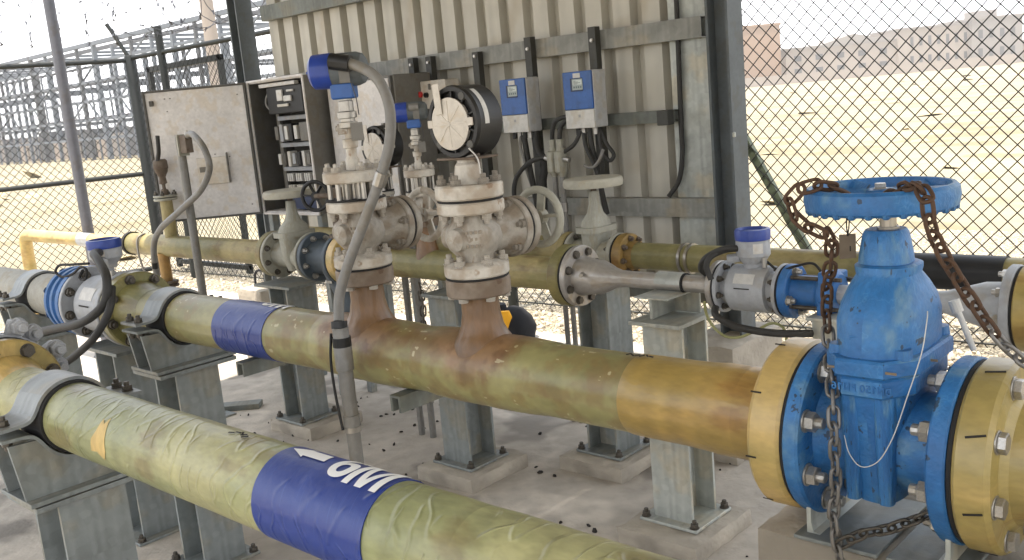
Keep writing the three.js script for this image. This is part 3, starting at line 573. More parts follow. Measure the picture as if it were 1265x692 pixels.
// ------------------------------------------------------------------ middle pipe
{
  const o = onLine('pipe_spool', 'middle olive fibreglass pipe with two standing tees and yellow right end', 'pipe', B);
  part('pipe', tint(rev('x', [[-3.40, 0], ...steps(-3.40, -1.165, B.r, 90), [-1.165, 0]], 56, { wob: wobble(0.01, 13), ur: 1 })), M.pipeB, o);
  part('yellow_end', rev('x', [[-1.17, B.r - 0.002], [-1.162, B.r + 0.002], ...steps(-1.13, -1.03, B.r + 0.003, 5), [-0.98, B.r + 0.005], ...steps(-0.96, -0.86, B.r + 0.007, 5), [-0.85, B.r + 0.004], [-0.843, B.r + 0.012], [-0.82, B.r + 0.016]], 56, { wob: wobble(0.006, 17) }), M.grpEnd, o);
  part('flange', rev('x', [[-0.832, 0.07], [-0.832, 0.149], [-0.824, 0.156], [-0.776, 0.156], [-0.770, 0.151], [-0.770, 0]], 56, { wob: wobble(0.006, 23) }), M.grpY, o);
  const b = part('blue_band', bandGeo(-2.75, -2.468, B.r + 0.002), M.band, o); bandPrint(b, B.r + 0.0034, -2.70, -0.16, 0.95);
  for (const x of [-2.05, -1.62]) {
    part('reinforcement', tint(rev('x', [[x - 0.19, B.r], [x - 0.15, B.r + 0.004], ...steps(x - 0.1, x + 0.1, B.r + 0.006, 12), [x + 0.16, B.r + 0.004], [x + 0.22, B.r]], 56, { wob: wobble(0.03, 31 + x), ur: 1 })), M.pipeB, o);
    part('tee_branch', at(rev('y', [[0.03, 0.082], [0.07, 0.074], [0.088, 0.062], [0.11, 0.052], [0.14, 0.047], [0.19, 0.045]], 40, { wob: (a, t) => 0.05 * (vn((a + PI) * 1.2, t * 30, 999, 3) - 0.5) }), x, 0, 0), M.grpR, o);
    part('branch_flange', at(rev('y', [[0.186, 0], [0.186, 0.074], [0.19, 0.078], [0.224, 0.078], [0.228, 0.075], [0.228, 0]], 40), x, 0, 0), M.grpFl, o);
  }
  for (let k = 0; k < 6; k++) { const g = box(0.012, 0.001, 0.004, 0, B.r + 0.006, 0, 0); g.rotateY(rr(-1, 1)); g.rotateX(0.12 + rr(-0.06, 0.06)); part('pen_mark', g, M.ink, o, [-1.18 + k * 0.011, 0, 0]); }
  for (let k = 0; k < 4; k++) { const g = box(0.02, 0.0012, 0.003, 0, 0.157, 0, 0); g.rotateX(0.2 + k * 0.75); part('pen_mark', g, M.ink, o, [-0.822, 0, 0]); }

  // pipe to the right of the blue valve
  const q = onLine('pipe_spool', 'yellow fibreglass pipe with thick bolted flange at the right edge', 'pipe', B);
  part('flange', rev('x', [[-0.484, 0], [-0.484, 0.152], [-0.478, 0.158], [-0.436, 0.158], [-0.428, 0.152], [-0.426, 0.118], [-0.415, 0.106], [-0.36, 0.094], [-0.33, 0.09]], 64, { wob: wobble(0.006, 41) }), M.grpY, q);
  part('pipe', rev('x', [[-0.34, 0.089], ...steps(-0.30, 0.6, B.r, 30), [0.6, 0]], 56, { wob: wobble(0.008, 43) }), M.grpG, q);
  bolts(q, 'x', [0, 0, 0], -0.428, 0.132, 8, 0.019, 1, M.nut, 'head', 0.35);
  for (let k = 0; k < 8; k++) { const a = (k + 0.35) / 8 * 2 * PI, g = box(0.03, 0.0012, 0.0035, 0, 0.159, 0, 0); g.rotateY(0.25); g.rotateX(a); part('pen_mark', g, M.ink, q, [-0.452, 0, 0]); }
  // left of the meter
  const l = onLine('pipe_spool', 'dusty grey-green pipe left of the large flow meter', 'pipe', B);
  part('pipe', rev('x', [[-6.4, 0], ...steps(-6.4, -3.98, B.r + 0.004, 40), [-3.9, 0.1], [-3.9, 0]], 40), M.grpDusty, l);
  const cp = onLine('flange_adaptor', 'dark blue coupling with ribs on the left of the large flow meter', 'coupling', B);
  part('body', rev('x', [[-3.97, 0], [-3.97, 0.1], [-3.93, 0.105], [-3.92, 0.135], [-3.90, 0.135], [-3.89, 0.115], [-3.87, 0.115], [-3.86, 0.138], [-3.84, 0.138], [-3.83, 0.12], [-3.81, 0.12], [-3.80, 0.142], [-3.772, 0.142], [-3.772, 0]], 40), M.blueDark, cp);
  bolts(cp, 'x', [0, 0, 0], -3.92, 0.12, 8, 0.018, -1, M.navy, 'nut', 0.4);
  const ej = onLine('pipe_end', 'olive fibreglass flange on the right of the large flow meter', 'flange', B);
  part('flange', rev('x', [[-3.43, 0], [-3.43, 0.136], [-3.424, 0.141], [-3.385, 0.141], [-3.38, 0.136], [-3.38, 0.108], [-3.33, 0.1], [-3.29, 0.089], [-3.26, 0.085]], 48, { wob: wobble(0.008, 45) }), M.grpB, ej);
  bolts(ej, 'x', [0, 0, 0], -3.38, 0.12, 8, 0.018, 1, M.nutDark, 'nut', 0.3);
}
// ------------------------------------------------------------------ flow meters
function flowMeter(label, L, x0, x1, rf, rb, headR, headH, side, drop = 0) {
  const o = onLine('flow_meter', label, 'flow meter', L, (x0 + x1) / 2), h = (x1 - x0) / 2, t = 0.02 * rf / 0.14;
  part('body', rev('x', [[-h + t, rb * 0.72], [-h + t * 1.6, rb * 0.74], [-h * 0.62, rb * 0.78], [-h * 0.6, rb], [h * 0.6, rb], [h * 0.62, rb * 0.78], [h - t * 1.6, rb * 0.74], [h - t, rb * 0.72]], 44), M.meter, o);
  for (const s of [-1, 1]) {
    part('flange', disc('x', s > 0 ? h - t : -h, s > 0 ? h : -h + t, rf, 44), M.meter, o);
    bolts(o, 'x', [0, 0, 0], s * (h - t), rf * 0.82, 8, rf * 0.125, -s, M.nutDark, 'nut', 0.3);
  }
  gasket(o, -h - 0.006, -h - 0.0005, rf * 0.97); gasket(o, h + 0.0005, h + 0.006, rf * 0.97);
  const y = rb - drop;
  part('neck', at(rev('y', [[-0.02, headR * 0.34], [0.03, headR * 0.34], [0.034, headR * 0.55], [0.05, headR * 0.6]], 24), 0, y, 0), M.meter, o);
  const hs = part('housing', at(rev('y', [[0.05, 0], [0.05, headR * 0.62], [0.062, headR * 0.8], [0.075, headR * 0.97], [headH - 0.005, headR * 0.97], [headH - 0.005, 0]], 36), 0, y, 0), M.meter, o);
  const cap = []; for (let k = 0; k < 10; k++) { const a = k / 10 * 2 * PI; cap.push(box(0.012, 0.006, headR * 0.18, Math.sin(a) * headR * 0.75, headH + 0.031, Math.cos(a) * headR * 0.75).rotateY(0)); }
  part('cap', at(merge([rev('y', [[headH - 0.004, 0], [headH - 0.004, headR], [headH + 0.022, headR * 1.02], [headH + 0.029, headR * 0.97], [headH + 0.03, headR * 0.8], [headH + 0.022, headR * 0.74], [headH + 0.022, 0]], 36)]), 0, y, 0), M.bluePlastic, o);
  part('label_plate', rev('x', [[-h * 0.35, rb + 0.0012], [h * 0.3, rb + 0.0012]], 10, { a0: 0.75, a1: 1.2 }), M.white, o);
  part('label_print', rev('x', [[-h * 0.3, rb + 0.002], [h * 0.2, rb + 0.002]], 6, { a0: 1.38, a1: 1.43 }), M.ink, o);
  part('label_plate', at(rev('y', [[0.085, headR * 0.975], [headH - 0.012, headR * 0.975]], 6, { a0: 0.5, a1: 1.1 }), 0, y, 0), M.white, o);
  part('gland', at(rod(V(-headR * 0.6 * side, 0.06, headR * 0.5), V(-headR * 1.25 * side, 0.055, headR * 0.75), headR * 0.26), 0, y + 0.01, 0), M.meter, o);
  part('terminal', rod(V(h * 0.45, rb * 0.98, 0.02), V(h * 0.45, rb + 0.03, 0.02), 0.008), M.nut, o);
  return o;
}
flowMeter('large grey flow meter with blue cap between the two left flanges', B, -3.766, -3.436, 0.1425, 0.112, 0.062, 0.115, -1);
flowMeter('small grey flow meter with bright blue cap behind the big valve', C, -1.585, -1.372, 0.083, 0.074, 0.054, 0.128, 1, 0.042);
// ------------------------------------------------------------------ big blue gate valve
{
  const o = thing('gate_valve', 'big blue gate valve with blue handwheel and embossed size mark', 'valve', [-0.633, B.y, B.z]);
  for (const s of [-1, 1]) {
    part('flange', rev('x', s < 0 ? [[-0.130, 0], [-0.130, 0.153], [-0.127, 0.156], [-0.106, 0.156], [-0.102, 0.152], [-0.102, 0.075]] : [[0.110, 0.075], [0.110, 0.152], [0.114, 0.156], [0.137, 0.156], [0.140, 0.153], [0.140, 0]], 64), M.blue, o);
    bolts(o, 'x', [0, 0, 0], s < 0 ? -0.102 : 0.110, 0.128, 8, 0.0195, -s, M.nut, 'nut', s < 0 ? 0.5 : 0.35);
    gasket(o, s < 0 ? -0.1365 : 0.1405, s < 0 ? -0.1305 : 0.1485, 0.152);
  }
  const body = part('body', merge([rev('x', [[-0.104, 0.096], [-0.085, 0.088], [0.09, 0.088], [0.112, 0.096]], 44),
    loft([[-0.098, 0.03, 0.07, 3], [-0.09, 0.038, 0.085, 3.2], [-0.02, 0.046, 0.096, 3.4], [0.06, 0.054, 0.104, 3.6], [0.118, 0.060, 0.110, 3.6]], 40, 0.9)]), M.blue, o);
  // the two upright ribs on the front of the pocket and the lip with the raised lettering
  for (const x of [-0.03, 0.026]) part('rib', loft([[-0.085, 0.012, 0.014, 2.6], [0.02, 0.016, 0.02, 2.6], [0.11, 0.020, 0.022, 2.6]], 20).translate(x, 0, 0.088), M.blue, o);
  const oct = (ax, az, c) => [[-ax + c, -az], [ax - c, -az], [ax, -az + c * 1.4], [ax, az - c * 1.4], [ax - c, az], [-ax + c, az], [-ax, az - c * 1.4], [-ax, -az + c * 1.4]];
  const slab = (ax, az, c, y0, h) => { const g = prism(oct(ax, az, c), h - 0.008, 0.004); g.rotateX(-PI / 2); g.translate(0, y0 + 0.004, 0); return boxUV(g); };
  const lip = part('body_lip', slab(0.066, 0.120, 0.034, 0.106, 0.034), M.blue, o);
  const bf = part('bonnet_flange', slab(0.074, 0.128, 0.036, 0.142, 0.030), M.blue, o);
  for (const [x, z] of [[-0.052, 0.086], [0.052, 0.086], [-0.052, -0.086], [0.052, -0.086]]) part('bolt_boss', loft([[0.170, 0.017, 0.017, 2.5], [0.186, 0.015, 0.015, 2.5]], 16).translate(x, 0, z), M.blue, o);
  for (const [x, z] of [[0.045, 0.118], [-0.04, 0.118], [0.074, 0.03]]) part('scuff', box(0.03, 0.004, 0.0016, x, 0.156, z + 0.0105 * (x > 0.06 ? 0 : 1), 0), M.cardboard, o);
  part('bonnet', loft([[0.168, 0.069, 0.120, 2.7], [0.195, 0.070, 0.118, 2.6], [0.225, 0.071, 0.114, 2.6], [0.252, 0.067, 0.101, 2.5], [0.276, 0.059, 0.079, 2.3], [0.294, 0.050, 0.058, 2.2], [0.302, 0.052, 0.055, 2.4], [0.309, 0.052, 0.055, 2.4], [0.312, 0.046, 0.048, 2.4]], 44, 0.8), M.blue, o);
  part('gland_housing', loft([[0.31, 0.043, 0.043, 2.6], [0.33, 0.041, 0.041, 2.6], [0.362, 0.035, 0.036, 2.6], [0.368, 0.031, 0.032, 2.6]], 28, 0.8).translate(-0.004, 0, 0), M.blue, o);
  part('stem', rev('y', [[0.36, 0.018], [0.372, 0.018], [0.372, 0.0135], [0.43, 0.0135], [0.43, 0]], 16), M.steel, o);
  // raised mark on the bonnet: a small arrow-like ridge
  for (const [x, y, w] of [[0.0, 0.222, 0.030], [-0.006, 0.243, 0.02], [0.012, 0.254, 0.02], [-0.016, 0.207, 0.012]]) { const m = part('raised_mark', box(w, 0.005, 0.006, 0, 0, 0, 0.002), M.blue, o, [x, y, 0.118 - (y - 0.2) * 0.62]); m.rotation.x = -0.4; m.rotation.z = 0.25; }
  // raised lettering, back to front as in the picture
  const emb = (txt, size, depth) => { const g = new TextGeometry(txt, { font, size, depth, curveSegments: 2, bevelEnabled: false }).toNonIndexed(); g.computeBoundingBox(); g.translate(-(g.boundingBox.max.x + g.boundingBox.min.x) / 2, 0, 0); g.scale(-1, 1, 1); const p = g.attributes.position.array, n = g.attributes.normal.array; for (let i = 0; i < p.length; i += 9) for (let k = 0; k < 3; k++) { [p[i + 3 + k], p[i + 6 + k]] = [p[i + 6 + k], p[i + 3 + k]]; [n[i + 3 + k], n[i + 6 + k]] = [n[i + 6 + k], n[i + 3 + k]]; } return g; };
  part('raised_lettering', emb('DN150 PN16', 0.0125, 0.003), M.blue, lip, [0.0, 0.117, 0.1222]);
  // handwheel: deep rim with finger bumps below, five arms, hub
  const w = [rev('y', [[-0.019, 0.122], [-0.021, 0.128], [-0.016, 0.135], [0.0, 0.138], [0.014, 0.136], [0.0195, 0.130], [0.019, 0.1235], [0.012, 0.119], [-0.008, 0.118], [-0.019, 0.122]], 64)];
  for (let k = 0; k < 28; k++) { const a = k / 28 * 2 * PI; w.push(loft([[-0.024, 0.004, 0.004, 2], [-0.021, 0.008, 0.006, 2], [-0.015, 0.008, 0.006, 2]], 8).translate(0, 0, 0.129).rotateY(a)); }
  const wh = part('handwheel', merge(w), M.blue, o, [-0.012, 0.423, 0]); wh.scale.set(0.9, 1, 0.9);
  part('hub', rev('y', [[-0.034, 0], [-0.034, 0.03], [-0.026, 0.044], [-0.008, 0.044], [0.004, 0.034], [0.012, 0.026], [0.012, 0]], 28), M.blue, wh);
  for (let k = 0; k < 5; k++) { const a = k / 5 * 2 * PI + 0.2; part('spoke', bar(V(Math.sin(a) * 0.02, -0.002, Math.cos(a) * 0.02), V(Math.sin(a) * 0.122, 0.004, Math.cos(a) * 0.122), 0.028, 0.014), M.blue, wh); }
  part('stem_nut', GEO.head, M.nut, wh, [0, 0.012, 0], [0, 0, PI / 2]).scale.setScalar(0.012);
}
// ------------------------------------------------------------------ angle valves standing on the tees
function spacedCover(o, y0, r, mat, y1 = 0.047) {            // dark plate, studs and sleeves, cover flange
  part('gasket', at(disc('y', 0, 0.004, r * 1.0, 32, 0.001), 0, y0, 0), M.rubber, o);
  for (let k = 0; k < 6; k++) { const a = (k + 0.2) / 6 * 2 * PI; part('stud', rod(V(Math.sin(a) * r * 0.82, y0 - 0.03, Math.cos(a) * r * 0.82), V(Math.sin(a) * r * 0.82, y0 + y1 + 0.05, Math.cos(a) * r * 0.82), 0.0065), M.nut, o); }
  part('sleeve', at(rev('y', [[0.004, 0.030], [y1, 0.030]], 24), 0, y0, 0), M.steel, o);
  for (const a of [0.4, 1.2, 2.6, 4.2]) part('sleeve', rod(V(Math.sin(a) * 0.042, y0 + 0.004, Math.cos(a) * 0.042), V(Math.sin(a) * 0.042, y0 + y1, Math.cos(a) * 0.042), 0.012), M.steel, o);
  part('cover', at(disc('y', y1, y1 + 0.03, r * 1.0, 40, 0.004), 0, y0, 0), mat, o);
  bolts(o, 'y', [0, 0, 0], y0 + y1 + 0.03, r * 0.82, 6, 0.013, 1, mat, 'nut', 0.2);
}
function angleValve(x, label, spaced, wheelMat) {
  const o = thing('angle_valve', label, 'valve', [x, 1.140, B.z], 'cast valves on the middle pipe');

  part('gasket', disc('y', 0.0005, 0.005, 0.076, 36, 0.001), M.rubber, o);
  part('lower_flange', rev('y', [[0.006, 0], [0.006, 0.075], [0.01, 0.078], [0.030, 0.078], [0.036, 0.072], [0.042, 0.048], [0.042, 0]], 40), M.ironPale, o);
  bolts(o, 'y', [0, 0, 0], 0.034, 0.064, 6, 0.0145, 1, M.ironPale, 'nut', 0.15); bolts(o, 'y', [0, 0, 0], -0.0405, 0.064, 6, 0.0135, -1, M.ironPale, 'head', 0.15);
  part('body', merge([loft([[0.036, 0.046, 0.046], [0.055, 0.046, 0.046], [0.072, 0.062, 0.06], [0.095, 0.070, 0.068], [0.118, 0.066, 0.064], [0.136, 0.05, 0.05], [0.16, 0.046, 0.046]], 36, 1.0),
    rev('z', [[-0.115, 0.068], [-0.09, 0.052], [0.0, 0.05]], 32).translate(0, 0.1, 0), rev('x', [[-0.082, 0], [-0.082, 0.03], [-0.06, 0.034], [0, 0.04]], 24).translate(0, 0.095, 0)]), M.iron, o);
  part('boss', at(rev('z', [[0.05, 0.03], [0.071, 0.026], [0.075, 0.020], [0.075, 0]], 24), 0.008, 0.098, 0), M.iron, o);
  for (let r = 0; r < 3; r++) for (let k = 0; k < 4; k++) { const a = 0.55 + k * 0.16; part('raised_mark', at(box(0.006, 0.008, 0.004, 0, 0, 0.067).rotateY(a), 0, 0.083 + r * 0.016, 0), M.iron, o); }
  // rear bonnet with handwheel
  part('rear_flange', at(merge([disc('z', -0.136, -0.116, 0.074, 36), disc('z', -0.164, -0.143, 0.074, 36)]), 0, 0.1, 0), M.iron, o);
  part('gasket', at(disc('z', -0.1425, -0.1365, 0.072, 36, 0.001), 0, 0.1, 0), M.rubber, o);
  bolts(o, 'z', [0, 0.1, 0], -0.115, 0.06, 6, 0.013, 1, M.iron, 'nut', 0.2);
  part('bonnet_neck', at(rev('z', [[-0.225, 0.012], [-0.21, 0.020], [-0.18, 0.024], [-0.164, 0.034]], 20), 0, 0.1, 0), M.iron, o);
  const w = part('handwheel', wheel(0.080, 0.010, 0.02, 5, 0.004, 0.02), wheelMat, o, [0, 0.108, -0.240]); w.rotation.x = PI / 2;
  part('upper_flange', at(disc('y', 0.155, 0.184, 0.08, 40, 0.004), 0, 0, 0), M.ironPale, o);
  bolts(o, 'y', [0, 0, 0], 0.155, 0.064, 6, 0.0135, -1, M.ironPale, 'nut', 0.3);
  if (spaced) spacedCover(o, 0.185, 0.08, M.ironPale);
  else {
    part('gasket', disc('y', 0.1845, 0.189, 0.078, 36, 0.001), M.rubber, o);
    part('cover', disc('y', 0.190, 0.224, 0.081, 44, 0.004), M.ironPale, o); bolts(o, 'y', [0, 0, 0], 0.224, 0.064, 6, 0.014, 1, M.iron, 'nut', 0.3);
    part('cover_neck', rev('y', [[0.222, 0.040], [0.232, 0.034], [0.268, 0.028], [0.274, 0.022], [0.290, 0.020]], 28), M.ironPale, o);
  }
  return o;
}
const av1 = angleValve(-2.05, 'left cast angle valve on the middle pipe, under the tall transmitter', true, M.ironPale);
const av2 = angleValve(-1.62, 'right cast angle valve on the middle pipe, under the large dial gauge', false, M.valveGrey);
// ------------------------------------------------------------------ dial gauges, seen from behind
function gauge(label, x, y, z, R) {
  const o = thing('dial_gauge', label, 'gauge', [x, y, z]);
  part('stem', rod(V(0.02, -R * 1.35, -R * 0.5), V(0.02, -R * 0.9, -R * 0.5), R * 0.16), M.ironBrown, o);
  part('mount', box(R * 1.5, R * 0.07, R * 1.0, 0.0, -R * 1.02, -R * 0.45), M.ironBrown, o);
  part('drum', rev('z', [[-R * 1.02, 0], [-R * 1.02, R * 0.96], [-R * 0.98, R], [-R * 0.16, R], [-R * 0.10, R * 1.02], [0, R * 0.98], [0, R * 0.86], [-R * 0.13, R * 0.84], [-R * 0.13, 0]], 48), M.black, o);
  for (let k = 0; k < 10; k++) { const a = k / 10 * 2 * PI + 0.3; part('web', bar(V(Math.cos(a) * R * 0.6, Math.sin(a) * R * 0.6, -R * 0.08), V(Math.cos(a) * R * 0.9, Math.sin(a) * R * 0.9, -R * 0.08), R * 0.05, R * 0.12), M.black, o); }
  const d = part('back_plate', rev('z', [[-R * 0.10, R * 0.70], [0.0, R * 0.715], [R * 0.03, R * 0.73], [R * 0.05, R * 0.66], [R * 0.075, 0]], 44), M.cream, o, [-R * 0.08, -R * 0.04, 0]);
  const rib = []; for (let k = 0; k < 8; k++) { const a = k / 8 * 2 * PI + 0.05; rib.push(bar(V(Math.cos(a) * R * 0.08, Math.sin(a) * R * 0.08, R * 0.066), V(Math.cos(a) * R * 0.64, Math.sin(a) * R * 0.64, R * 0.05), R * 0.035, R * 0.035)); }
  for (const g of rib) part('rib', g, M.cream, d);
  part('hub', rev('z', [[R * 0.06, R * 0.1], [R * 0.11, R * 0.07], [R * 0.11, 0]], 16), M.cream, d);
  part('lug', box(R * 0.2, R * 0.22, R * 0.05, R * 0.73, 0, R * 0.03), M.cream, o); part('lug', box(R * 0.2, R * 0.22, R * 0.05, -R * 0.86, -R * 0.02, R * 0.03), M.cream, o);
  part('tag_strip', box(R * 0.26, R * 0.85, R * 0.03, 0, 0, 0).rotateZ(0.06).translate(-R * 0.42, R * 0.66, R * 0.10), M.cream, o);
  part('sticker', rev('z', [[-R * 0.45, R * 1.004], [-R * 0.28, R * 1.004]], 16, { a0: -0.1, a1: 1.05 }), M.white, o);
  for (const [px, py] of [[R * 0.62, -R * 0.62], [-R * 0.6, -R * 0.6], [R * 0.45, R * 0.7]]) part('screw_boss', at(rev('z', [[-R * 0.12, R * 0.13], [R * 0.02, R * 0.11], [R * 0.02, 0]], 12), px, py, 0), M.cabIn, o);
  return o;
}
const g1 = gauge('large black dial gauge with cream back plate above the right angle valve', -1.628, 1.508, -1.575, 0.083);
part('seal_wire', tube([[0.055, -0.06, 0.01], [0.07, -0.085, 0.0], [0.066, -0.135, -0.01]], 0.0018, 12, 5), M.white, g1);
gauge('smaller black dial gauge half hidden behind the thick grey flexible conduit', -3.222, 1.4, -2.645, 0.088);
// ------------------------------------------------------------------ pressure transmitters
function transmitter(label, x, y0, z, s, turn) {              // y0: foot of the stack
  const o = thing('pressure_transmitter', label, 'transmitter', [x, y0, z]); o.rotation.y = turn;
  const k = s;
  part('impulse_pipe', rev('y', [[0, 0.020 * k], [0.03 * k, 0.019 * k], [0.036 * k, 0.015 * k], [0.06 * k, 0.015 * k], [0.062 * k, 0.021 * k], [0.085 * k, 0.021 * k], [0.088 * k, 0.013 * k], [0.115 * k, 0.013 * k]], 20), M.ironPale, o);
  part('needle_valve', merge([box(0.03 * k, 0.03 * k, 0.03 * k, -0.014 * k, 0.115 * k, 0), rod(V(-0.012 * k, 0.115 * k, 0), V(-0.036 * k, 0.117 * k, 0), 0.008 * k)]), M.iron, o);
  part('sensor_body', rev('y', [[0.115 * k, 0.018 * k], [0.118 * k, 0.027 * k], [0.132 * k, 0.027 * k], [0.134 * k, 0.021 * k], [0.142 * k, 0.021 * k], [0.144 * k, 0.027 * k], [0.160 * k, 0.027 * k], [0.163 * k, 0.021 * k], [0.19 * k, 0.021 * k], [0.192 * k, 0.018 * k], [0.205 * k, 0.018 * k]], 24), M.steel, o);
  part('paper_tag', box(0.035 * k, 0.05 * k, 0.002, 0.03 * k, 0.105 * k, 0.024 * k), M.cabGrey, o);
  part('collar', box(0.066 * k, 0.044 * k, 0.055 * k, 0, 0.218 * k, 0, 0.006), M.bluePlasticL, o);
  part('housing', at(rev('x', [[-0.045 * k, 0.044 * k], [-0.04 * k, 0.046 * k], [0.045 * k, 0.046 * k], [0.062 * k, 0.04 * k], [0.07 * k, 0.028 * k], [0.07 * k, 0]], 32), 0, 0.275 * k, 0), M.colSteel, o);
  part('cover', at(merge([rev('x', [[-0.092 * k, 0], [-0.086 * k, 0.038 * k], [-0.078 * k, 0.047 * k], [-0.03 * k, 0.049 * k], [-0.024 * k, 0.047 * k], [-0.024 * k, 0.03 * k]], 32), box(0.008 * k, 0.03 * k, 0.008 * k, -0.094 * k, 0, 0), box(0.008 * k, 0.008 * k, 0.03 * k, -0.094 * k, 0, 0)]), 0, 0.275 * k, 0), M.bluePlastic, o);
  part('gland', at(rev('x', [[0, 0.017 * k], [0.02 * k, 0.019 * k], [0.045 * k, 0.019 * k], [0.045 * k, 0]], 16), -0.012 * k, 0.295 * k, 0.042 * k), M.hoseGrey, o);
  part('metal_tag', box(0.03 * k, 0.048 * k, 0.002, 0.02 * k, 0.262 * k, 0.05 * k), M.cabGrey, o);
  part('tag_wire', tube([[0.034 * k, 0.245 * k, 0.05 * k], [0.042 * k, 0.20 * k, 0.04 * k], [0.04 * k, 0.15 * k, 0.02 * k]], 0.0014, 14, 5), M.wire, o);
  return o;
}
transmitter('tall pressure transmitter with blue cover at the top of the left angle valve', -2.045, 1.403, B.z, 0.94, 0.62);
transmitter('smaller blue pressure transmitter beside the red button box', -2.985, 1.30, C.z, 0.85, 0.75);
{
  const o = thing('flexible_conduit', 'thick grey flexible conduit arching down from the tall transmitter', 'conduit');
  part('hose', tube([[-2.015, 1.681, -1.555], [-1.975, 1.672, -1.575], [-1.90, 1.632, -1.59], [-1.862, 1.562, -1.59], [-1.858, 1.47, -1.575], [-1.885, 1.385, -1.555], [-1.935, 1.28, -1.53], [-1.985, 1.17, -1.50], [-2.005, 1.09, -1.475], [-1.99, 1.03, -1.452]], 0.0138, 90, 14), M.hoseGrey, o);
  part('sleeve', rod(V(-2.022, 1.683, -1.55), V(-1.975, 1.672, -1.575), 0.021), M.black, o);
  part('collar', rod(V(-1.878, 1.398, -1.558), V(-1.892, 1.366, -1.552), 0.0178), M.steel, o);
  part('sleeve', rod(V(-1.991, 1.03, -1.4535), V(-1.9885, 1.012, -1.4505), 0.021), M.black, o);
  const p = thing('stand_pipe', 'grey upright conduit post standing in front of the middle pipe', 'post', [-1.985, 0, -1.45]);
  part('post', rev('y', [[0, 0], [0, 0.0185], [0.74, 0.0185], [0.742, 0.022], [0.78, 0.022], [0.782, 0.0195], [0.90, 0.0195], [0.902, 0.0235], [0.985, 0.0235], [0.99, 0.021], [1.015, 0.021], [1.015, 0]], 20), M.hoseGrey, p);
  part('tape', rev('y', [[0.965, 0.0242], [0.99, 0.0242]], 18), M.black, p); part('clamp', rev('y', [[0.736, 0.0205], [0.736, 0.0235], [0.75, 0.0235], [0.75, 0.0205]], 18), M.steel, p);
  part('cable', tube([[-0.02, 1.0, 0.016], [-0.03, 0.93, 0.02], [-0.026, 0.84, 0.022], [-0.008, 0.745, 0.026]], 0.004, 24, 6), M.black, p);
  part('base_plate', box(0.1, 0.01, 0.1, 0, 0.005, 0), M.galv, p);
}
// ------------------------------------------------------------------ third line
function smallGate(name, label, L, x, h, rf, rb, wheelR, hs, o2 = {}) {      // grey gate valve, face to face 2h
  const o = onLine('gate_valve', label, 'valve', L, x); const wm = o2.wheel ?? M.wheelCream;
  for (const s of [-1, 1]) { part('flange', disc('x', s < 0 ? -h : h - 0.02, s < 0 ? -h + 0.02 : h, rf, 40), o2.flange ?? M.valveGrey, o); bolts(o, 'x', [0, 0, 0], s * (h - 0.02), rf * 0.8, 8, rf * 0.12, -s, M.nutDark, 'nut', 0.4); gasket(o, s < 0 ? -h - 0.006 : h + 0.001, s < 0 ? -h - 0.001 : h + 0.006, rf * 0.97); }
  const b = rb;
  part('body', merge([rev('x', [[-h + 0.018, b], [-h * 0.5, b * 0.95], [h * 0.5, b * 0.95], [h - 0.018, b]], 32), loft([[-b * 1.05, b * 0.45, b * 0.8, 3], [0, b * 0.62, b * 1.1, 3], [hs * 0.32, b * 0.72, b * 1.2, 3.2]], 32)]), M.valveGrey, o);
  part('bonnet_flange', loft([[hs * 0.32, b * 0.98, b * 1.45, 4], [hs * 0.40, b * 0.98, b * 1.45, 4]], 32), M.valveGrey, o);
  part('bonnet', loft([[hs * 0.40, b * 0.8, b * 1.2, 2.6], [hs * 0.48, b * 0.74, b * 1.05, 2.4], [hs * 0.58, b * 0.5, b * 0.6, 2.2], [hs * 0.70, b * 0.38, b * 0.40, 2.2], [hs * 0.88, b * 0.32, b * 0.34, 2.2]], 32, 0.9), M.valveGrey, o);
  part('stem', rev('y', [[hs * 0.86, 0.012], [hs, 0.012], [hs, 0]], 12), M.ironBrown, o);
  part('handwheel', merge([rev('y', [[-0.016, wheelR * 0.86], [-0.016, wheelR * 0.97], [-0.004, wheelR], [0.012, wheelR * 0.985], [0.018, wheelR * 0.94], [0.016, wheelR * 0.5], [0.012, 0]], 40), rev('y', [[-0.024, 0], [-0.024, 0.02], [0.0, 0.03]], 16)]), wm, o, [0, hs, 0]);
  return o;
}
smallGate('', 'grey gate valve with cream handwheel in front of the open cabinet', C, -3.925, 0.148, 0.115, 0.066, 0.125, 0.300);
smallGate('', 'small pale grey gate valve with cream handwheel close to the wall', D, -2.40, 0.118, 0.088, 0.06, 0.122, 0.292, { flange: M.valveGrey });
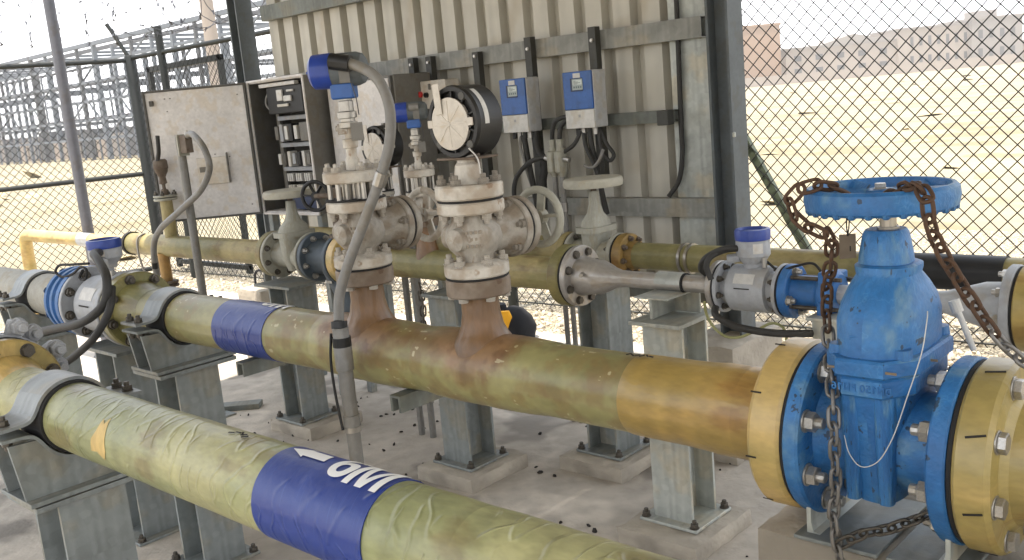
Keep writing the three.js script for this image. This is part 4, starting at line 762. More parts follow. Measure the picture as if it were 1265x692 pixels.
{
  // left run of the third line with its stub
  const o = onLine('pipe_spool', 'dusty sunlit pipe between the yellow elbow pipe and the grey gate valve', 'pipe', C);
  part('pipe', rev('x', [[-5.62, 0], ...steps(-5.62, -4.1, C.r, 24), [-4.1, 0]], 36, { wob: wobble(0.01, 53) }), M.grpSun, o);
  part('flange', rev('x', [[-4.125, 0.06], [-4.125, 0.108], [-4.12, 0.113], [-4.084, 0.113], [-4.08, 0.108], [-4.08, 0]], 40), M.grpC, o);
  part('clamp', rev('x', [[-5.63, C.r], [-5.63, C.r + 0.008], [-5.60, C.r + 0.008], [-5.60, C.r]], 32), M.rubber, o);
  part('stub', rod(V(-5.13, 0.04, 0), V(-5.13, 0.27, 0), 0.036, 0.034, 20), M.grpC, o);
  part('stub_flange', at(merge([disc('y', 0.262, 0.276, 0.065, 28), disc('y', 0.281, 0.292, 0.065, 28)]), -5.13, 0, 0), M.valveGrey, o); bolts(o, 'y', [-5.13, 0, 0], 0.292, 0.052, 4, 0.014, 1, M.nutDark, 'nut');
  part('lower_stub', rod(V(-5.2, -0.2, 0.03), V(-5.2, -0.04, 0.03), 0.032, 0.032, 18), M.grpBrown, o); part('lower_flange', at(merge([disc('y', -0.215, -0.2, 0.062, 24), disc('y', -0.235, -0.22, 0.062, 24)]), -5.2, 0, 0.03), M.ironBrown, o);
  part('lower_leg', rod(V(-5.2, -0.9, 0.03), V(-5.2, -0.235, 0.03), 0.03), M.grpBrown, o);
  const s = thing('pressure_sensor', 'small rusty brown sensor on the stub beside the leaning hose', 'sensor', [-5.13, C.y + 0.292, C.z]);
  part('stem', rev('y', [[0, 0.02], [0.03, 0.02], [0.035, 0.01], [0.06, 0.01], [0.065, 0.022], [0.10, 0.018], [0.13, 0.034], [0.145, 0.036], [0.145, 0]], 20), M.ironBrown, s);
  part('head', rev('y', [[0.145, 0.036], [0.15, 0.04], [0.19, 0.038], [0.2, 0.03], [0.2, 0]], 20), M.ironBrown, s);
  part('cable', tube([[0.01, 0.19, 0.02], [0.04, 0.24, 0.02], [0.055, 0.33, 0.02]], 0.012, 16, 8), M.hose, s);
  const y = onLine('pipe_spool', 'thin yellow pipe with an elbow turning down at the far left', 'pipe', C);
  part('pipe', tube([[-5.62, 0, 0], [-6.2, 0, 0], [-7.0, 0.002, 0], [-7.18, 0.002, 0], [-7.245, -0.012, 0], [-7.265, -0.07, 0], [-7.268, -0.3, 0], [-7.27, -0.9, 0]], 0.043, 70, 24), M.grpSunY, y);
  part('grey_band', rev('x', [[-6.32, 0.0445], [-6.16, 0.0445]], 28), M.meter, y);
  const hs = thing('chain_loop', 'slack chain loop hanging on the sunlit pipe', 'chain', [-5.42, C.y, C.z]);
  part('loop', tube([[0, 0.066, 0.01], [0.0, 0.05, 0.055], [0.01, -0.02, 0.075], [0.03, -0.13, 0.07], [0.045, -0.2, 0.06]], 0.006, 24, 6), M.chain, hs);
}
{
  // swing check body and strainer after the gate valve
  const o = onLine('check_valve', 'dark blue-grey strainer with slanting leg right of the grey gate valve', 'valve', C);
  part('flange', disc('x', -3.768, -3.742, 0.116, 40), M.checkGrey, o); bolts(o, 'x', [0, 0, 0], -3.742, 0.093, 8, 0.014, 1, M.nut, 'nut', 0.4);
  part('body', rev('x', [[-3.742, 0.085], [-3.70, 0.075], [-3.60, 0.075], [-3.58, 0.09]], 32), M.checkGrey, o);
  const leg = rev('y', [[-0.30, 0], [-0.30, 0.07], [-0.275, 0.075], [-0.27, 0.058], [-0.05, 0.062], [0.02, 0.06]], 28); leg.rotateZ(0.55); part('leg', at(leg, -3.66, 0, 0), M.checkGrey, o);
  const cvr = disc('y', -0.325, -0.30, 0.075, 28); cvr.rotateZ(0.55); part('leg_cover', at(cvr, -3.66, 0, 0), M.nutDark, o);
  part('flange', disc('x', -3.582, -3.556, 0.116, 40), M.checkGrey, o);
  for (let k = 0; k < 3; k++) part('raised_mark', box(0.02, 0.012, 0.004, -3.62 + k * 0.014, -0.1, 0.068).rotateZ(0), M.white, o);
  gasket(o, -3.5555, -3.549, 0.112);
  const s = onLine('pipe_spool', 'dull green pipe of the third line running behind the two angle valves', 'pipe', C);
  part('flange', rev('x', [[-3.548, 0.06], [-3.548, 0.112], [-3.542, 0.117], [-3.50, 0.117], [-3.495, 0.11], [-3.495, 0]], 40), M.grpY, s); bolts(s, 'x', [0, 0, 0], -3.495, 0.093, 8, 0.014, 1, M.nutDark, 'nut', 0.4);
  part('pipe', rev('x', steps(-3.497, -2.24, C.r, 24), 40, { wob: wobble(0.008, 57) }), M.grpC, s);
  part('flange', rev('x', [[-2.245, 0.06], [-2.245, 0.108], [-2.24, 0.113], [-2.202, 0.113], [-2.196, 0.108], [-2.196, 0]], 44), M.grpBs, s);
  for (const x of [-3.25, -2.985]) {
    part('tee_branch', at(rev('y', [[0.03, 0.055], [0.06, 0.048], [0.09, 0.042], [0.17, 0.04]], 28), x, 0, 0), M.grpR, s);
    part('branch_flange', at(disc('y', 0.165, 0.20, 0.066, 32), x, 0, 0), M.grpFl, s);
  }
  for (const [x, l] of [[-3.25, 'far cast stub valve under the smaller dial gauge'], [-2.985, 'far cast stub valve under the smaller blue transmitter']]) {
    const v = thing('stub_valve', l, 'valve', [x, 1.105, C.z], 'cast stub valves on the third line');
    part('lower_flange', disc('y', 0.001, 0.025, 0.066, 32), M.ironPale, v);
    part('body', loft([[0.02, 0.04, 0.04], [0.045, 0.05, 0.05], [0.07, 0.048, 0.048], [0.085, 0.038, 0.038]], 28), M.iron, v);
    part('upper_flange', disc('y', 0.085, 0.103, 0.064, 32), M.ironPale, v);
    spacedCover(v, 0.104, 0.064, M.ironPale, 0.06);
    if (x < -3.1) part('gauge_pipe', rod(V(0, 0.19, 0), V(0.03, 0.23, -0.01), 0.016), M.ironBrown, v);
  }
  const hv = thing('globe_valve', 'small black handwheel valve right of the cream handwheel', 'valve', [-3.56, 1.19, C.z]);
  const hw = part('handwheel', wheel(0.075, 0.009, 0.02, 6, 0.004, 0.012), M.black, hv, [-0.13, 0, 0.02]); hw.rotation.set(PI / 2, 0, -0.5);
  part('stem', rod(V(-0.13, 0, 0.02), V(0.0, 0, 0.0), 0.012), M.ironBrown, hv); part('body', merge([loft([[-0.18, 0.03, 0.03], [-0.04, 0.032, 0.032], [0, 0.04, 0.04], [0.035, 0.036, 0.036]], 20), disc('y', -0.2, -0.175, 0.055, 24)]), M.ironBrown, hv);
}
{
  // steel reducer, thin pipe, meter (above), blue adaptor, thin pipe, right reducer
  const o = onLine('reducer_spool', 'stainless steel reducer and thin pipe bolted to the green flange', 'pipe', C);
  gasket(o, -2.1955, -2.187, 0.109);
  part('flange', disc('x', -2.1865, -2.163, 0.111, 44), M.steelDull, o); bolts(o, 'x', [0, 0, 0], -2.163, 0.090, 8, 0.0155, 1, M.nutDark, 'head', 0.5);
  part('reducer', rev('x', [[-2.165, 0.073], [-2.135, 0.068], [-2.12, 0.064], [-2.08, 0.062], [-2.05, 0.052], [-2.02, 0.038], [-1.99, 0.030], [-1.95, 0.0285], [-1.60, 0.0285]], 40), M.steelDull, o);
  part('pressure_tap', rod(V(-2.12, 0.02, 0.055), V(-2.105, 0.02, 0.085), 0.008), M.steel, o);
  part('flange', disc('x', -1.612, -1.592, 0.082, 40), M.steelDull, o);
  const a = onLine('flange_adaptor', 'bright blue flanged coupling with tie bolts right of the small flow meter', 'coupling', C);
  part('flange', rev('x', [[-1.365, 0], [-1.365, 0.080], [-1.361, 0.083], [-1.340, 0.083], [-1.336, 0.078], [-1.336, 0.05]], 40), M.blueDark, a);
  part('sleeve', rev('x', [[-1.34, 0.055], [-1.32, 0.05], [-1.26, 0.05], [-1.245, 0.068], [-1.215, 0.072], [-1.20, 0.058], [-1.20, 0.03]], 32), M.blueDark, a);
  for (let k = 0; k < 4; k++) { const an = (k + 0.4) / 4 * 2 * PI; part('tie_bolt', rod(V(-1.36, Math.cos(an) * 0.062, Math.sin(an) * 0.062), V(-1.18, Math.cos(an) * 0.062, Math.sin(an) * 0.062), 0.0065), M.nutDark, a); part('lug', box(0.034, 0.05, 0.05, 0, 0, 0, 0.006).translate(-1.225, Math.cos(an) * 0.062, Math.sin(an) * 0.062), M.blueDark, a); }
  bolts(a, 'x', [0, 0, 0], -1.338, 0.065, 4, 0.015, 1, M.nut, 'nut', 0.15);
  const t = onLine('reducer_spool', 'grey reducer and thin pipe meeting the yellow flange at the right edge', 'pipe', C);
  part('reducer', rev('x', [[-1.22, 0.0285], [-0.93, 0.0285], [-0.90, 0.032], [-0.84, 0.050], [-0.80, 0.062], [-0.745, 0.065], [-0.735, 0.068]], 40), M.meter, t);
  part('flange', disc('x', -0.740, -0.716, 0.112, 44), M.meter, t); bolts(t, 'x', [0, 0, 0], -0.740, 0.09, 8, 0.014, -1, M.nut, 'nut', 0.2); gasket(t, -0.7155, -0.709, 0.108);
  const e = onLine('pipe_spool', 'yellow fibreglass flange and pipe of the third line at the right edge', 'pipe', C);
  part('flange', rev('x', [[-0.708, 0], [-0.708, 0.109], [-0.704, 0.113], [-0.66, 0.113], [-0.655, 0.1], [-0.6, 0.075], [-0.55, C.r + 0.004], [0.4, C.r]], 44, { wob: wobble(0.008, 61) }), M.grpYold, e);
}
{
  // fourth line along the wall
  const o = onLine('pipe_spool', 'olive pipe close to the wall, left of the small pale gate valve', 'pipe', D);
  part('pipe', rev('x', steps(-4.6, -2.545, 0.066, 24), 36, { wob: wobble(0.006, 63) }), M.grpC, o);
  part('flange', rev('x', [[-2.56, 0.05], [-2.56, 0.082], [-2.556, 0.086], [-2.53, 0.086], [-2.526, 0.082], [-2.526, 0]], 36), M.grpC, o);
  const p = onLine('pipe_spool', 'olive pipe with brown bolted flange and black sleeve running past the column', 'pipe', D);
  part('flange', rev('x', [[-2.275, 0], [-2.275, 0.082], [-2.27, 0.087], [-2.236, 0.087], [-2.23, 0.082], [-2.23, 0.06], [-2.2, 0.054]], 40), M.grpBrown, p); bolts(p, 'x', [0, 0, 0], -2.232, 0.07, 8, 0.0125, 1, M.ironBrown, 'nut', 0.2);
  part('pipe', rev('x', [...steps(-2.235, 0.5, D.r, 40), [0.5, 0]], 36, { wob: wobble(0.006, 67) }), M.grpC, p);
  part('black_sleeve', rev('x', [[-1.16, D.r], [-1.16, D.r + 0.004], [-0.86, D.r + 0.004], [-0.86, D.r]], 36), M.blackBand, p);
  for (const x of [-1.985, -1.955]) part('band_clamp', rev('x', [[x - 0.006, D.r], [x - 0.006, D.r + 0.006], [x + 0.006, D.r + 0.006], [x + 0.006, D.r]], 32), M.steel, p);
}
// ------------------------------------------------------------------ on the wall
{
  const L = ['leftmost dark strut on the wall, above the red button box', 'second dark strut on the wall, above the red button box', 'third dark strut on the wall, behind the large dial gauge', 'dark strut behind the left blue wall transmitter', 'dark strut behind the right blue wall transmitter'];
  [[-3.885, 1.804, 1.3], [-3.75, 1.80, 1.3], [-3.41, 1.79, 1.08], [-3.062, 1.824, 1.06], [-2.682, 1.828, 1.12]].forEach(([x, t, b], i) => {
    const o = thing('wall_strut', L[i], 'strut', [x, b, -3.515], 'dark struts on the wall');
    const h = t - b; part('channel', boxUV(prism([[-0.02, 0.018], [-0.02, -0.018], [0.02, -0.018], [0.02, 0.018], [0.012, 0.018], [0.012, -0.012], [-0.014, -0.012], [-0.014, 0.018]], h).rotateX(-PI / 2)), M.strut, o);
    part('bolt', GEO.head, M.nut, o, [0.0, 1.77 - b, 0.019], [0, -PI / 2, 0]).scale.setScalar(0.009);
  });
}
const dispTex = canvasTex(256, 256, (g) => { g.fillStyle = '#8f9a97'; g.fillRect(0, 0, 256, 256); g.fillStyle = '#b7c0bb'; g.fillRect(20, 24, 216, 110); g.fillStyle = '#3c4244'; for (let k = 0; k < 4; k++) g.fillRect(34, 40 + k * 24, 60 + (k * 53) % 120, 10); g.fillStyle = '#5d6a6a'; for (let k = 0; k < 4; k++) g.fillRect(30 + k * 54, 170, 34, 44); });
M.disp = std({ map: dispTex, roughness: 0.25 });
function wallBox(label, x0, x1, y0, y1, z) {
  const w = x1 - x0, h = y1 - y0, o = thing('wall_transmitter', label, 'transmitter', [x0 + w / 2, y0, z]);
  part('case', box(w, h, 0.09, 0, h / 2, -0.05, 0.006), M.meterWhite, o);
  const c = part('blue_cover', box(w * 0.985, h * 0.66, 0.012, -0.001, h * 0.665, 0.0, 0.004), M.bluePlasticL, o);
  part('window_frame', box(w * 0.42, h * 0.23, 0.003, -w * 0.02, h * 0.765, 0.0068, 0.001), M.navy, c);
  const d = part('display', new THREE.PlaneGeometry(w * 0.36, h * 0.19), M.disp, c, [w * 0.02, h * 0.77, 0.0088]);
  part('label_plate', box(w * 0.24, h * 0.08, 0.002, w * 0.0, h * 0.925, 0.0068, 0), M.white, c);
  part('terminal_cover', box(w * 0.985, h * 0.325, 0.01, 0, h * 0.165, -0.001, 0.004), M.white, o);
  part('logo', box(0.012, 0.012, 0.001, 0, h * 0.22, 0.0045, 0).rotateZ(0), M.meter, o);
  for (let k = 0; k < 4; k++) part('gland', rod(V(-w * 0.3 + k * w * 0.2, 0.004, -0.04), V(-w * 0.3 + k * w * 0.2, -0.03, -0.04), 0.011), k % 2 ? M.nut : M.hose, o);
  return o;
}
wallBox('left blue and white wall transmitter beside the large dial gauge', -3.169, -3.008, 1.39, 1.64, -3.40);
wallBox('right blue and white wall transmitter above the two conduit seals', -2.783, -2.620, 1.392, 1.642, -3.40);
{
  const o = thing('button_box', 'cream control box with red button on the wall above the dial gauge', 'control box', [-3.69, 1.535, -3.4]);
  part('case', box(0.30, 0.14, 0.1, 0, 0.07, -0.05, 0.006), M.cream, o);
  part('red_button', at(rev('z', [[0, 0.016], [0.018, 0.016], [0.02, 0.012], [0.02, 0]], 20), -0.035, 0.075, 0), M.red, o); part('black_button', at(rev('z', [[0, 0.013], [0.014, 0.013], [0.014, 0]], 20), 0.012, 0.07, 0), M.black, o);
  part('pointer_switch', box(0.01, 0.03, 0.012, 0.04, 0.11, 0.006), M.cabGrey, o);
  const cs = (name, label, pts, r, mat, seg = 36) => { const c = thing(name, label, 'cable'); part('cable', tube(pts, r, seg, 8), mat, c); return c; };
  cs('cable', 'thin grey cable below the left wall transmitter', [[-3.102, 1.377, -3.44], [-3.09, 1.324, -3.42], [-3.076, 1.266, -3.42], [-3.069, 1.193, -3.43], [-3.06, 1.0, -3.5]], 0.007, M.hoseGrey);
  cs('cable', 'thick black cable below the left wall transmitter', [[-3.081, 1.375, -3.44], [-3.068, 1.267, -3.44], [-3.051, 1.152, -3.44], [-3.046, 1.0, -3.46]], 0.014, M.hose);
  cs('cable', 'black cable bundle right of the left wall transmitter', [[-3.03, 1.402, -3.465], [-3.02, 1.31, -3.46], [-2.982, 1.237, -3.46], [-3.005, 1.149, -3.46], [-3.03, 1.0, -3.48]], 0.019, M.hose);
  cs('cable', 'dark hose curving left from the conduit seals', [[-2.92, 1.272, -3.395], [-2.965, 1.265, -3.385], [-3.015, 1.246, -3.38], [-3.10, 1.175, -3.38], [-3.122, 1.09, -3.38], [-3.11, 0.98, -3.4]], 0.0115, M.hose);
  cs('cable', 'left of two dark hoses arching up to the right wall transmitter', [[-2.875, 1.34, -3.40], [-2.884, 1.394, -3.42], [-2.862, 1.43, -3.42], [-2.81, 1.447, -3.43], [-2.775, 1.445, -3.45]], 0.0105, M.hose);
  cs('cable', 'right of two dark hoses arching up to the right wall transmitter', [[-2.832, 1.34, -3.40], [-2.838, 1.392, -3.42], [-2.817, 1.42, -3.42], [-2.785, 1.43, -3.43], [-2.76, 1.42, -3.45]], 0.0105, M.hose);
  cs('cable', 'dark hose from the right wall transmitter down to the right seal', [[-2.74, 1.38, -3.44], [-2.748, 1.35, -3.43], [-2.77, 1.318, -3.42], [-2.815, 1.29, -3.405]], 0.0095, M.hose);
  cs('cable', 'dark cable slanting down under the right wall transmitter', [[-2.72, 1.375, -3.44], [-2.698, 1.311, -3.42], [-2.668, 1.248, -3.42], [-2.652, 1.183, -3.43], [-2.65, 1.0, -3.48]], 0.010, M.hose);
  cs('cable', 'second dark cable under the right wall transmitter', [[-2.688, 1.375, -3.44], [-2.679, 1.301, -3.44], [-2.669, 1.239, -3.445], [-2.665, 1.0, -3.49]], 0.0125, M.hose);
  cs('cable', 'looped dark cable on the right of the right wall transmitter', [[-2.643, 1.379, -3.46], [-2.603, 1.315, -3.45], [-2.562, 1.265, -3.44], [-2.578, 1.243, -3.43], [-2.606, 1.272, -3.43], [-2.634, 1.33, -3.44], [-2.637, 1.375, -3.45]], 0.009, M.hose, 50);
  cs('cable', 'short grey hose hooking left under the right wall transmitter', [[-2.602, 1.295, -3.42], [-2.62, 1.242, -3.40], [-2.656, 1.219, -3.40], [-2.70, 1.228, -3.40]], 0.0075, M.hoseGrey);
  cs('conduit', 'black conduit down the flat wall panel beside the column', [[-2.275, 2.5, -3.565], [-2.278, 1.889, -3.565], [-2.282, 1.693, -3.565], [-2.289, 1.39, -3.565], [-2.293, 1.235, -3.565], [-2.316, 1.131, -3.56], [-2.36, 1.07, -3.545]], 0.011, M.hose, 60);
  for (const [x, l] of [[-2.876, 'left grey conduit seal on twin pipes below the wall transmitters'], [-2.832, 'right grey conduit seal on twin pipes below the wall transmitters']]) {
    const s = thing('conduit_seal', l, 'conduit fitting', [x, 0, -3.4], 'twin conduit seals');
    part('pipe', rod(V(0, 0, 0), V(0, 1.2, 0), 0.0125), M.hoseGrey, s);
    part('body', loft([[1.18, 0.013, 0.013], [1.195, 0.02, 0.02], [1.205, 0.0215, 0.034, 3], [1.295, 0.0215, 0.034, 3], [1.3, 0.02, 0.02], [1.315, 0.013, 0.013]], 20), M.valveGrey, s);
    part('nut', at(rev('y', [[1.315, 0], [1.315, 0.016], [1.35, 0.016], [1.35, 0]], 6), 0, 0, 0), M.valveGrey, s); part('coupling', rev('y', [[1.02, 0], [1.02, 0.0175], [1.06, 0.0175], [1.06, 0]], 16), M.steel, s);
    part('side_plug', x < -2.85 ? rod(V(-0.015, 1.262, 0.005), V(-0.045, 1.268, 0.005), 0.012) : rod(V(0.015, 1.262, 0.005), V(0.055, 1.255, 0.005), 0.012), M.nut, s);
  }
}
// ------------------------------------------------------------------ cabinets
{
  const o = thing('control_cabinet', 'open grey control cabinet with beige door swung wide to the left', 'cabinet', [-4.82, 0, -3.1]);
  const w = 0.53, y0 = 1.03, h = 0.74, d = 0.26, t = 0.012;
  part('side_panel', box(t, h, d, t / 2, y0 + h / 2, -d / 2), M.cabIn, o); part('side_panel', box(t, h, d, w - t / 2, y0 + h / 2, -d / 2), M.cabGrey, o);
  part('top_panel', box(w - 2 * t, t, d, w / 2, y0 + h - t / 2, -d / 2), M.cabinet, o); part('bottom_panel', box(w - 2 * t, t, d, w / 2, y0 + t / 2, -d / 2), M.cabinet, o);
  part('back_panel', box(w - 2 * t, h - 2 * t, t, w / 2, y0 + h / 2, -d + t / 2), M.cabIn, o);
  part('front_rim', merge([box(0.012, h + 0.01, 0.01, 0.004, y0 + h / 2, 0.006), box(w, 0.012, 0.01, w / 2, y0 + h, 0.006), box(w, 0.012, 0.01, w / 2, y0, 0.006), box(0.012, h, 0.01, w - 0.004, y0 + h / 2, 0.006)]), M.cabinet, o);
  // rails and devices
  const zr = -0.12;
  part('rail', box(0.03, h - 0.06, 0.02, 0.085, y0 + h / 2, zr), M.cabGrey, o); part('rail', box(0.035, h - 0.06, 0.02, 0.50, y0 + h / 2, zr), M.cabGrey, o);
  for (const y of [1.555, 1.405, 1.27]) part('rail', box(0.41, 0.024, 0.02, 0.30, y, zr + 0.01), M.meter, o);
  part('terminal_unit', box(0.33, 0.15, 0.08, 0.29, 1.655, zr + 0.05, 0.006), M.black, o);
  for (const [x, y, ww, hh] of [[0.26, 1.68, 0.05, 0.06], [0.33, 1.66, 0.07, 0.03], [0.36, 1.70, 0.06, 0.012], [0.28, 1.625, 0.10, 0.015]]) part('connector', box(ww, hh, 0.012, x, y, zr + 0.096), M.white, o);
  for (let k = 0; k < 5; k++) part('relay', box(0.03, 0.075 + (k % 2) * 0.02, 0.05, 0.15 + k * 0.045, 1.475, zr + 0.05), [M.cabGrey, M.meter, M.white, M.black, M.white][k], o);
  part('power_unit', box(0.10, 0.10, 0.06, 0.43, 1.475, zr + 0.05), M.cabGrey, o);
  for (let k = 0; k < 7; k++) part('relay', box(0.026, 0.06 + (k % 3) * 0.012, 0.05, 0.15 + k * 0.045, 1.33, zr + 0.05), [M.white, M.cabIn, M.white, M.meter, M.black, M.white, M.cabGrey][k], o);
  for (let r = 0; r < 2; r++) for (let k = 0; k < 16; k++) part('terminal_block', box(0.012, 0.045, 0.04, 0.15 + k * 0.02, 1.225 - r * 0.065, zr + 0.03, 0.002), k % 4 ? M.white : M.cabGrey, o);
  part('cable_loop', tube([[0.16, 1.72, zr + 0.06], [0.12, 1.69, zr + 0.08], [0.11, 1.64, zr + 0.09], [0.15, 1.60, zr + 0.08], [0.2, 1.61, zr + 0.07]], 0.006, 24, 6), M.hoseGrey, o);
  part('blue_tray', box(0.25, 0.07, 0.12, 0.36, y0 + 0.055, -0.10), M.navy, o);
  part('cable_duct', box(0.42, 0.05, 0.05, 0.30, 1.115, zr + 0.02), M.black, o);
  part('lamp_strip', box(0.34, 0.02, 0.03, 0.25, y0 + h - 0.03, -0.03), M.white, o);
  // door
  const dr = new THREE.Group(); dr.name = 'door'; dr.position.set(-0.006, y0, 0.012); dr.rotation.y = PI + 0.78; o.add(dr); const L = 0.575;
  part('door_leaf', box(L, h, 0.018, L / 2, h / 2, 0), M.cabinet, dr);
  part('door_edge', merge([box(L, 0.012, 0.03, L / 2, h - 0.005, -0.003), box(L, 0.012, 0.03, L / 2, 0.005, -0.003), box(0.014, h, 0.03, L - 0.006, h / 2, -0.003), box(0.014, h, 0.03, 0.006, h / 2, -0.003)]), M.cabIn, dr);
  part('document_pocket', box(0.17, 0.15, 0.02, L * 0.42, 0.27, -0.02), M.cream, dr); part('pocket_slot', box(0.05, 0.03, 0.003, L * 0.5, 0.28, -0.0315), M.cabGrey, dr); part('pocket_edge', box(0.006, 0.17, 0.024, L * 0.42 - 0.088, 0.28, -0.02), M.cabGrey, dr);
  part('lock', box(0.022, 0.03, 0.02, L - 0.045, h - 0.07, -0.015), M.cabIn, dr);
  for (const [x, y] of [[0.05, 0.06], [0.05, 0.68], [L - 0.04, 0.06], [L - 0.12, 0.69], [L - 0.15, 0.69], [0.22, 0.36], [0.14, 0.34], [0.45, 0.62]]) part('rivet', box(0.008, 0.006, 0.004, x, y, -0.011), M.cabGrey, dr);
  for (const [x, z] of [[0.03, -0.03], [w - 0.03, -0.03], [0.03, -d + 0.03], [w - 0.03, -d + 0.03]]) part('leg', box(0.04, y0, 0.04, x, y0 / 2, z), M.galv, o);
  const c = thing('control_cabinet', 'closed beige cabinet with grey sides behind the tall transmitter', 'cabinet', [-4.25, 0, -3.22]);
  part('case', box(0.53, 0.67, 0.25, 0.265, 1.385, -0.13, 0.006), M.cabGrey, c); part('front_door', box(0.50, 0.64, 0.016, 0.255, 1.385, 0.004, 0.004), M.cabinet, c); part('door_seam', box(0.012, 0.66, 0.02, 0.516, 1.385, 0.002), M.cabIn, c);
  part('latch', box(0.014, 0.03, 0.016, 0.46, 1.43, 0.018), M.cabIn, c); part('latch', box(0.02, 0.012, 0.016, 0.44, 1.48, 0.018), M.cabGrey, c);
  for (const [x, z] of [[0.03, -0.03], [0.5, -0.03], [0.03, -0.22], [0.5, -0.22]]) part('leg', box(0.04, 1.05, 0.04, x, 0.525, z), M.galv, c);
}
// ------------------------------------------------------------------ left stand with hose
{
  const o = thing('stand_pipe', 'grey upright stand pipe with small bracket in front of the cabinet door', 'post', [-4.66, 0, -2.55]);
  part('post', rev('y', [[0, 0], [0, 0.022], [1.52, 0.022], [1.52, 0]], 20), M.hoseGrey, o); part('bracket', box(0.075, 0.09, 0.04, 0.055, 1.47, 0), M.ironBrown, o); part('bracket_back', box(0.012, 0.11, 0.06, 0.025, 1.465, 0), M.valveGrey, o);
  part('bolt', GEO.nut, M.nut, o, [0.08, 1.515, 0], [0, 0, PI / 2]).scale.setScalar(0.014); part('base_plate', box(0.12, 0.01, 0.12, 0, 0.005, 0), M.galv, o);
  const h = thing('hose', 'grey hose looping from the stand pipe bracket down to the pipe', 'hose');
  part('hose', tube([[-4.575, 1.51, -2.55], [-4.50, 1.52, -2.53], [-4.41, 1.492, -2.51], [-4.345, 1.445, -2.5], [-4.318, 1.358, -2.5], [-4.41, 1.255, -2.5], [-4.676, 1.125, -2.49], [-4.88, 1.03, -2.48], [-4.97, 0.95, -2.48], [-5.02, 0.816, -2.49], [-5.02, 0.70, -2.5], [-5.0, 0.3, -2.5], [-5.0, 0.0, -2.5]], 0.0165, 90, 10), M.hoseGrey, h);
  part('tape', rod(V(-5.012, 0.845, -2.4875), V(-5.02, 0.812, -2.49), 0.018), M.black, h);
  const lp = thing('steel_post', 'tall plain grey steel post in front of the left fence', 'post', [-6.75, 0, -2.905]);
  part('post', rev('y', [[0, 0], [0, 0.038], [2.95, 0.036], [2.95, 0]], 20), M.pole, lp); part('base_plate', box(0.16, 0.012, 0.16, 0, 0.006, 0), M.pole, lp);
}
// ------------------------------------------------------------------ meter hoses
{
  const cs = (label, pts, r, mat, seg = 50) => { const c = thing('hose', label, 'hose'); part('hose', tube(pts, r, seg, 10), mat, c); return c; };
  cs('thick dark hose looping from the head of the large flow meter', [[-3.56, 1.125, -1.56], [-3.47, 1.135, -1.50], [-3.34, 1.125, -1.455], [-3.22, 1.07, -1.42], [-3.215, 1.0, -1.40], [-3.28, 0.95, -1.38], [-3.39, 0.912, -1.37], [-3.65, 0.866, -1.38], [-3.9, 0.82, -1.4]], 0.0155, M.hose, 70);
  cs('second dark hose dropping between the large flow meter and its saddle', [[-3.235, 1.04, -1.44], [-3.19, 0.976, -1.40], [-3.226, 0.896, -1.36], [-3.373, 0.811, -1.34], [-3.50, 0.75, -1.32], [-3.75, 0.6, -1.32], [-3.9, 0.0, -1.35]], 0.0135, M.hose, 60);
  cs('thin black wires looping over the left flange of the large flow meter', [[-3.621, 1.084, -1.54], [-3.732, 1.078, -1.52], [-3.854, 1.066, -1.52], [-3.89, 1.041, -1.52], [-3.84, 1.024, -1.52], [-3.729, 1.043, -1.52], [-3.646, 1.073, -1.52], [-3.602, 1.063, -1.52], [-3.629, 1.027, -1.52], [-3.677, 1.031, -1.52], [-3.659, 1.06, -1.53]], 0.005, M.rubber, 80);
  cs('dark hose from the head of the small flow meter to the left', [[-1.50, 1.028, -2.645], [-1.53, 1.036, -2.61], [-1.565, 1.026, -2.6], [-1.61, 1.0, -2.6], [-1.645, 0.962, -2.63], [-1.655, 0.92, -2.69], [-1.66, 0.83, -2.73]], 0.010, M.hose, 50);
  cs('second dark hose behind the head of the small flow meter', [[-1.50, 1.022, -2.68], [-1.545, 1.027, -2.63], [-1.58, 1.008, -2.58], [-1.59, 0.979, -2.575], [-1.575, 0.94, -2.575]], 0.0095, M.hose);
  cs('long dark hose under the small flow meter', [[-1.62, 0.86, -2.70], [-1.59, 0.845, -2.62], [-1.548, 0.832, -2.55], [-1.493, 0.807, -2.55], [-1.412, 0.797, -2.55], [-1.332, 0.797, -2.55], [-1.235, 0.807, -2.55]], 0.0115, M.hose);
  cs('thin yellow-green wire hanging under the small flow meter', [[-1.62, 0.86, -2.6], [-1.627, 0.815, -2.62], [-1.608, 0.78, -2.62], [-1.565, 0.749, -2.62], [-1.516, 0.749, -2.62], [-1.45, 0.779, -2.62], [-1.394, 0.807, -2.62], [-1.36, 0.795, -2.62], [-1.351, 0.74, -2.62], [-1.35, 0.4, -2.62], [-1.36, 0.0, -2.62]], 0.0045, M.wireGreen, 70);
  cs('thin black wire over the blue coupling', [[-1.43, 0.99, -2.66], [-1.376, 0.968, -2.64], [-1.323, 0.984, -2.64], [-1.272, 0.992, -2.65], [-1.24, 0.957, -2.65]], 0.004, M.rubber);
  const f = thing('support_post', 'pale galvanised post under the bright blue coupling', 'post', [-1.215, 0, -2.6]); part('post', box(0.06, 0.84, 0.06, 0, 0.42, 0), M.galvBright, f); part('head_plate', box(0.09, 0.01, 0.12, 0, 0.845, -0.02), M.galvBright, f);
}
